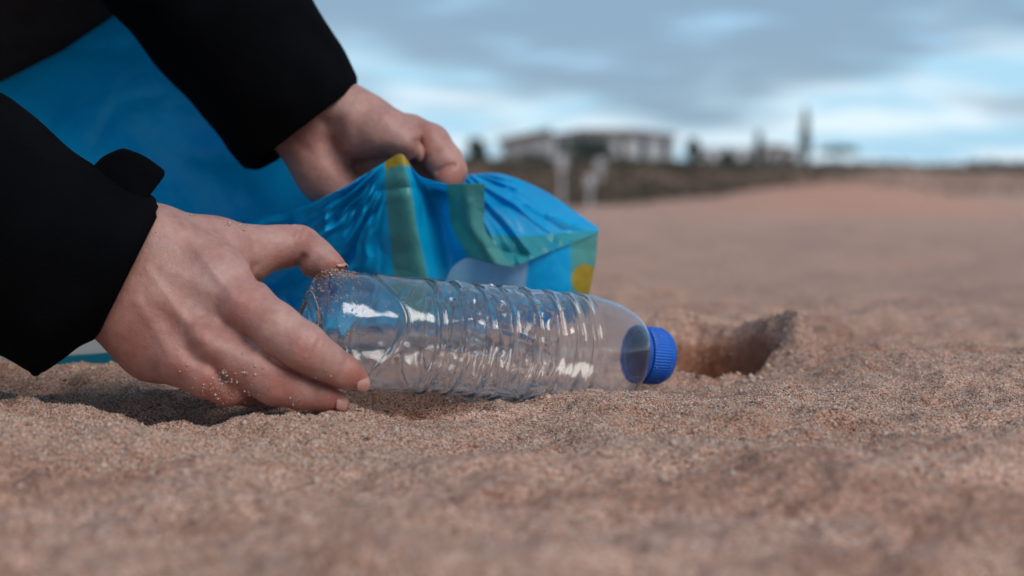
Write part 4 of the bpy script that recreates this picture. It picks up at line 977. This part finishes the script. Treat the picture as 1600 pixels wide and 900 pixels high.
def tree(name, label, px, y, py_top, py_base, wpx, shape='ball', trunk=0.35, group=None):
    x = X_at(px, y); zt = Z_at(py_top, y); zb = gz(x, y) - 0.05; h = zt - zb; r = wpx / F * y / 2
    root = empty(name, (x, y, zb)); tag(root, label, 'tree', group)
    ph = np.linspace(0, 2 * np.pi, 9)[:-1]; V = []; top = zb + h * (0.85 if shape == 'cone' else trunk + 0.3)
    for t in np.linspace(0, 1, 7):
        rr = 0.035 * h * (1 - 0.7 * t) + 0.01; wob = 0.03 * h * math.sin(t * 4 + px)
        V += [(x + wob + rr * math.cos(a), y + rr * math.sin(a), zb + (top - zb) * t) for a in ph]
    Fq = [(i * 8 + j, i * 8 + (j + 1) % 8, i * 8 + 8 + (j + 1) % 8, i * 8 + 8 + j) for i in range(6) for j in range(8)]
    mesh_obj('trunk', V, Fq, MBARK, root)
    cz0 = zb + h * trunk; c = (x, y, (cz0 + zt) / 2); n = 1800
    V, Fq = leaf_cloud(n, lambda n: clumpy(c, (r, r, (zt - cz0) / 2), 60, n, shape), max(0.05 * h, 0.12))
    mesh_obj('crown', V, Fq, MLEAF2, root, smooth=False)
tree('cypress_tree', 'tall narrow dark cypress beyond the white villas', 1256, 140, 180, 268, 13, 'cone', 0.08)
tree('broad_tree', 'dark round tree at the corner of the long beach house', 1082, 120, 214, 262, 24, 'ball', 0.2)
tree('broad_tree', 'slim dark tree in front of the flat roofed villa', 1136, 125, 234, 264, 16, 'ball', 0.2)
tree('broad_tree', 'thin tall tree standing between the two white villas', 1184, 150, 206, 264, 11, 'cone', 0.3)
tree('flat_tree', 'flat topped umbrella shaped dark tree past the cypress', 1308, 120, 226, 270, 64, 'flat', 0.45)
tree('broad_tree', 'dark leafy tree growing against the shaded front of the beach house', 914, 102, 208, 258, 92, 'ball', 0.1)
tree('broad_tree', 'pale distant tree left of the grey annexe', 745, 130, 214, 256, 34, 'ball', 0.15)
tree('broad_tree', 'low round shrub like tree below the grey annexe', 838, 80, 240, 262, 40, 'ball', 0.1)
def scrub():
    n = 290000
    y = RNG.uniform(37, 115, n); x = RNG.uniform(-30, 70, n)
    m = (vnoise(x / 1.6, y / 1.6, s=301) + vnoise(x / 0.6, y / 0.7, s=302) * 0.6) > -0.25
    yy = y - np.maximum(x - 2.0, 0) * 1.3; m &= RNG.random(n) > 0.82 * sstep(7, 17, x); m &= RNG.random(n) > np.maximum(sstep(30, 68, x), sstep(-15, -30, x)); m &= (yy > 37.3) & (yy < 58)
    x, y = x[m], y[m]
    hgt = np.clip(vnoise(x / 1.3, y / 1.5, s=303) * 0.5 + 0.5, 0.1, 1) * 0.42
    z = ground(x, y) + RNG.random(len(x)) * hgt
    C = np.stack([x, y, z], -1)
    V, Fq = leaf_cloud(len(C), lambda n: C, 0.10)
    o = mesh_obj('bank_scrub', V, Fq, MLEAF, None, smooth=False); tag(o, 'brown green scrub covering the dune bank below the beach house', 'scrub', kind='stuff')
    n = 40000; y = RNG.uniform(62, 300, n); x = (RNG.random(n) - 0.35) * y * 0.9
    m = vnoise(x / 9, y / 14, s=305) > 0.0; x, y = x[m], y[m]
    C = np.stack([x, y, ground(x, y) + RNG.random(len(x)) * (0.3 + 0.5 * np.clip(vnoise(x / 5, y / 8, s=306) + .4, 0, 1)) * (y / 120)], -1)
    V, Fq = leaf_cloud(len(C), lambda n: C, 0.28)
    o = mesh_obj('shore_scrub', V, Fq, MLEAF, None, smooth=False); tag(o, 'low dark scrub along the far shore behind the bank', 'scrub', kind='stuff')
scrub()
def post(name, label, px, y, py_top, py_base, wpx, board):
    x = X_at(px, y); zt = Z_at(py_top, y); zb = gz(x, y) - 0.1; r = wpx / F * y / 2
    root = empty(name, (x, y, zb)); tag(root, label, 'sign post', 'white posts below the bank')
    box('post', x - r * .35, x + r * .35, y, y + r * .7, zb, zt, MPOST, root)
    if board: box('board', x - r, x + r, y - 0.06, y - 0.004, zt - board, zt - 0.02, MPOST, root)
post('marker_post', 'tall white sign post standing below the grey annexe', 878, 36, 240, 300, 13, 0.4)
post('marker_post', 'short white sign post on the bank below the dark tree', 937, 45, 248, 275, 15, 0.3)
post('marker_post', 'low white marker post at the foot of the scrub bank', 922, 34, 274, 312, 14, 0.25)
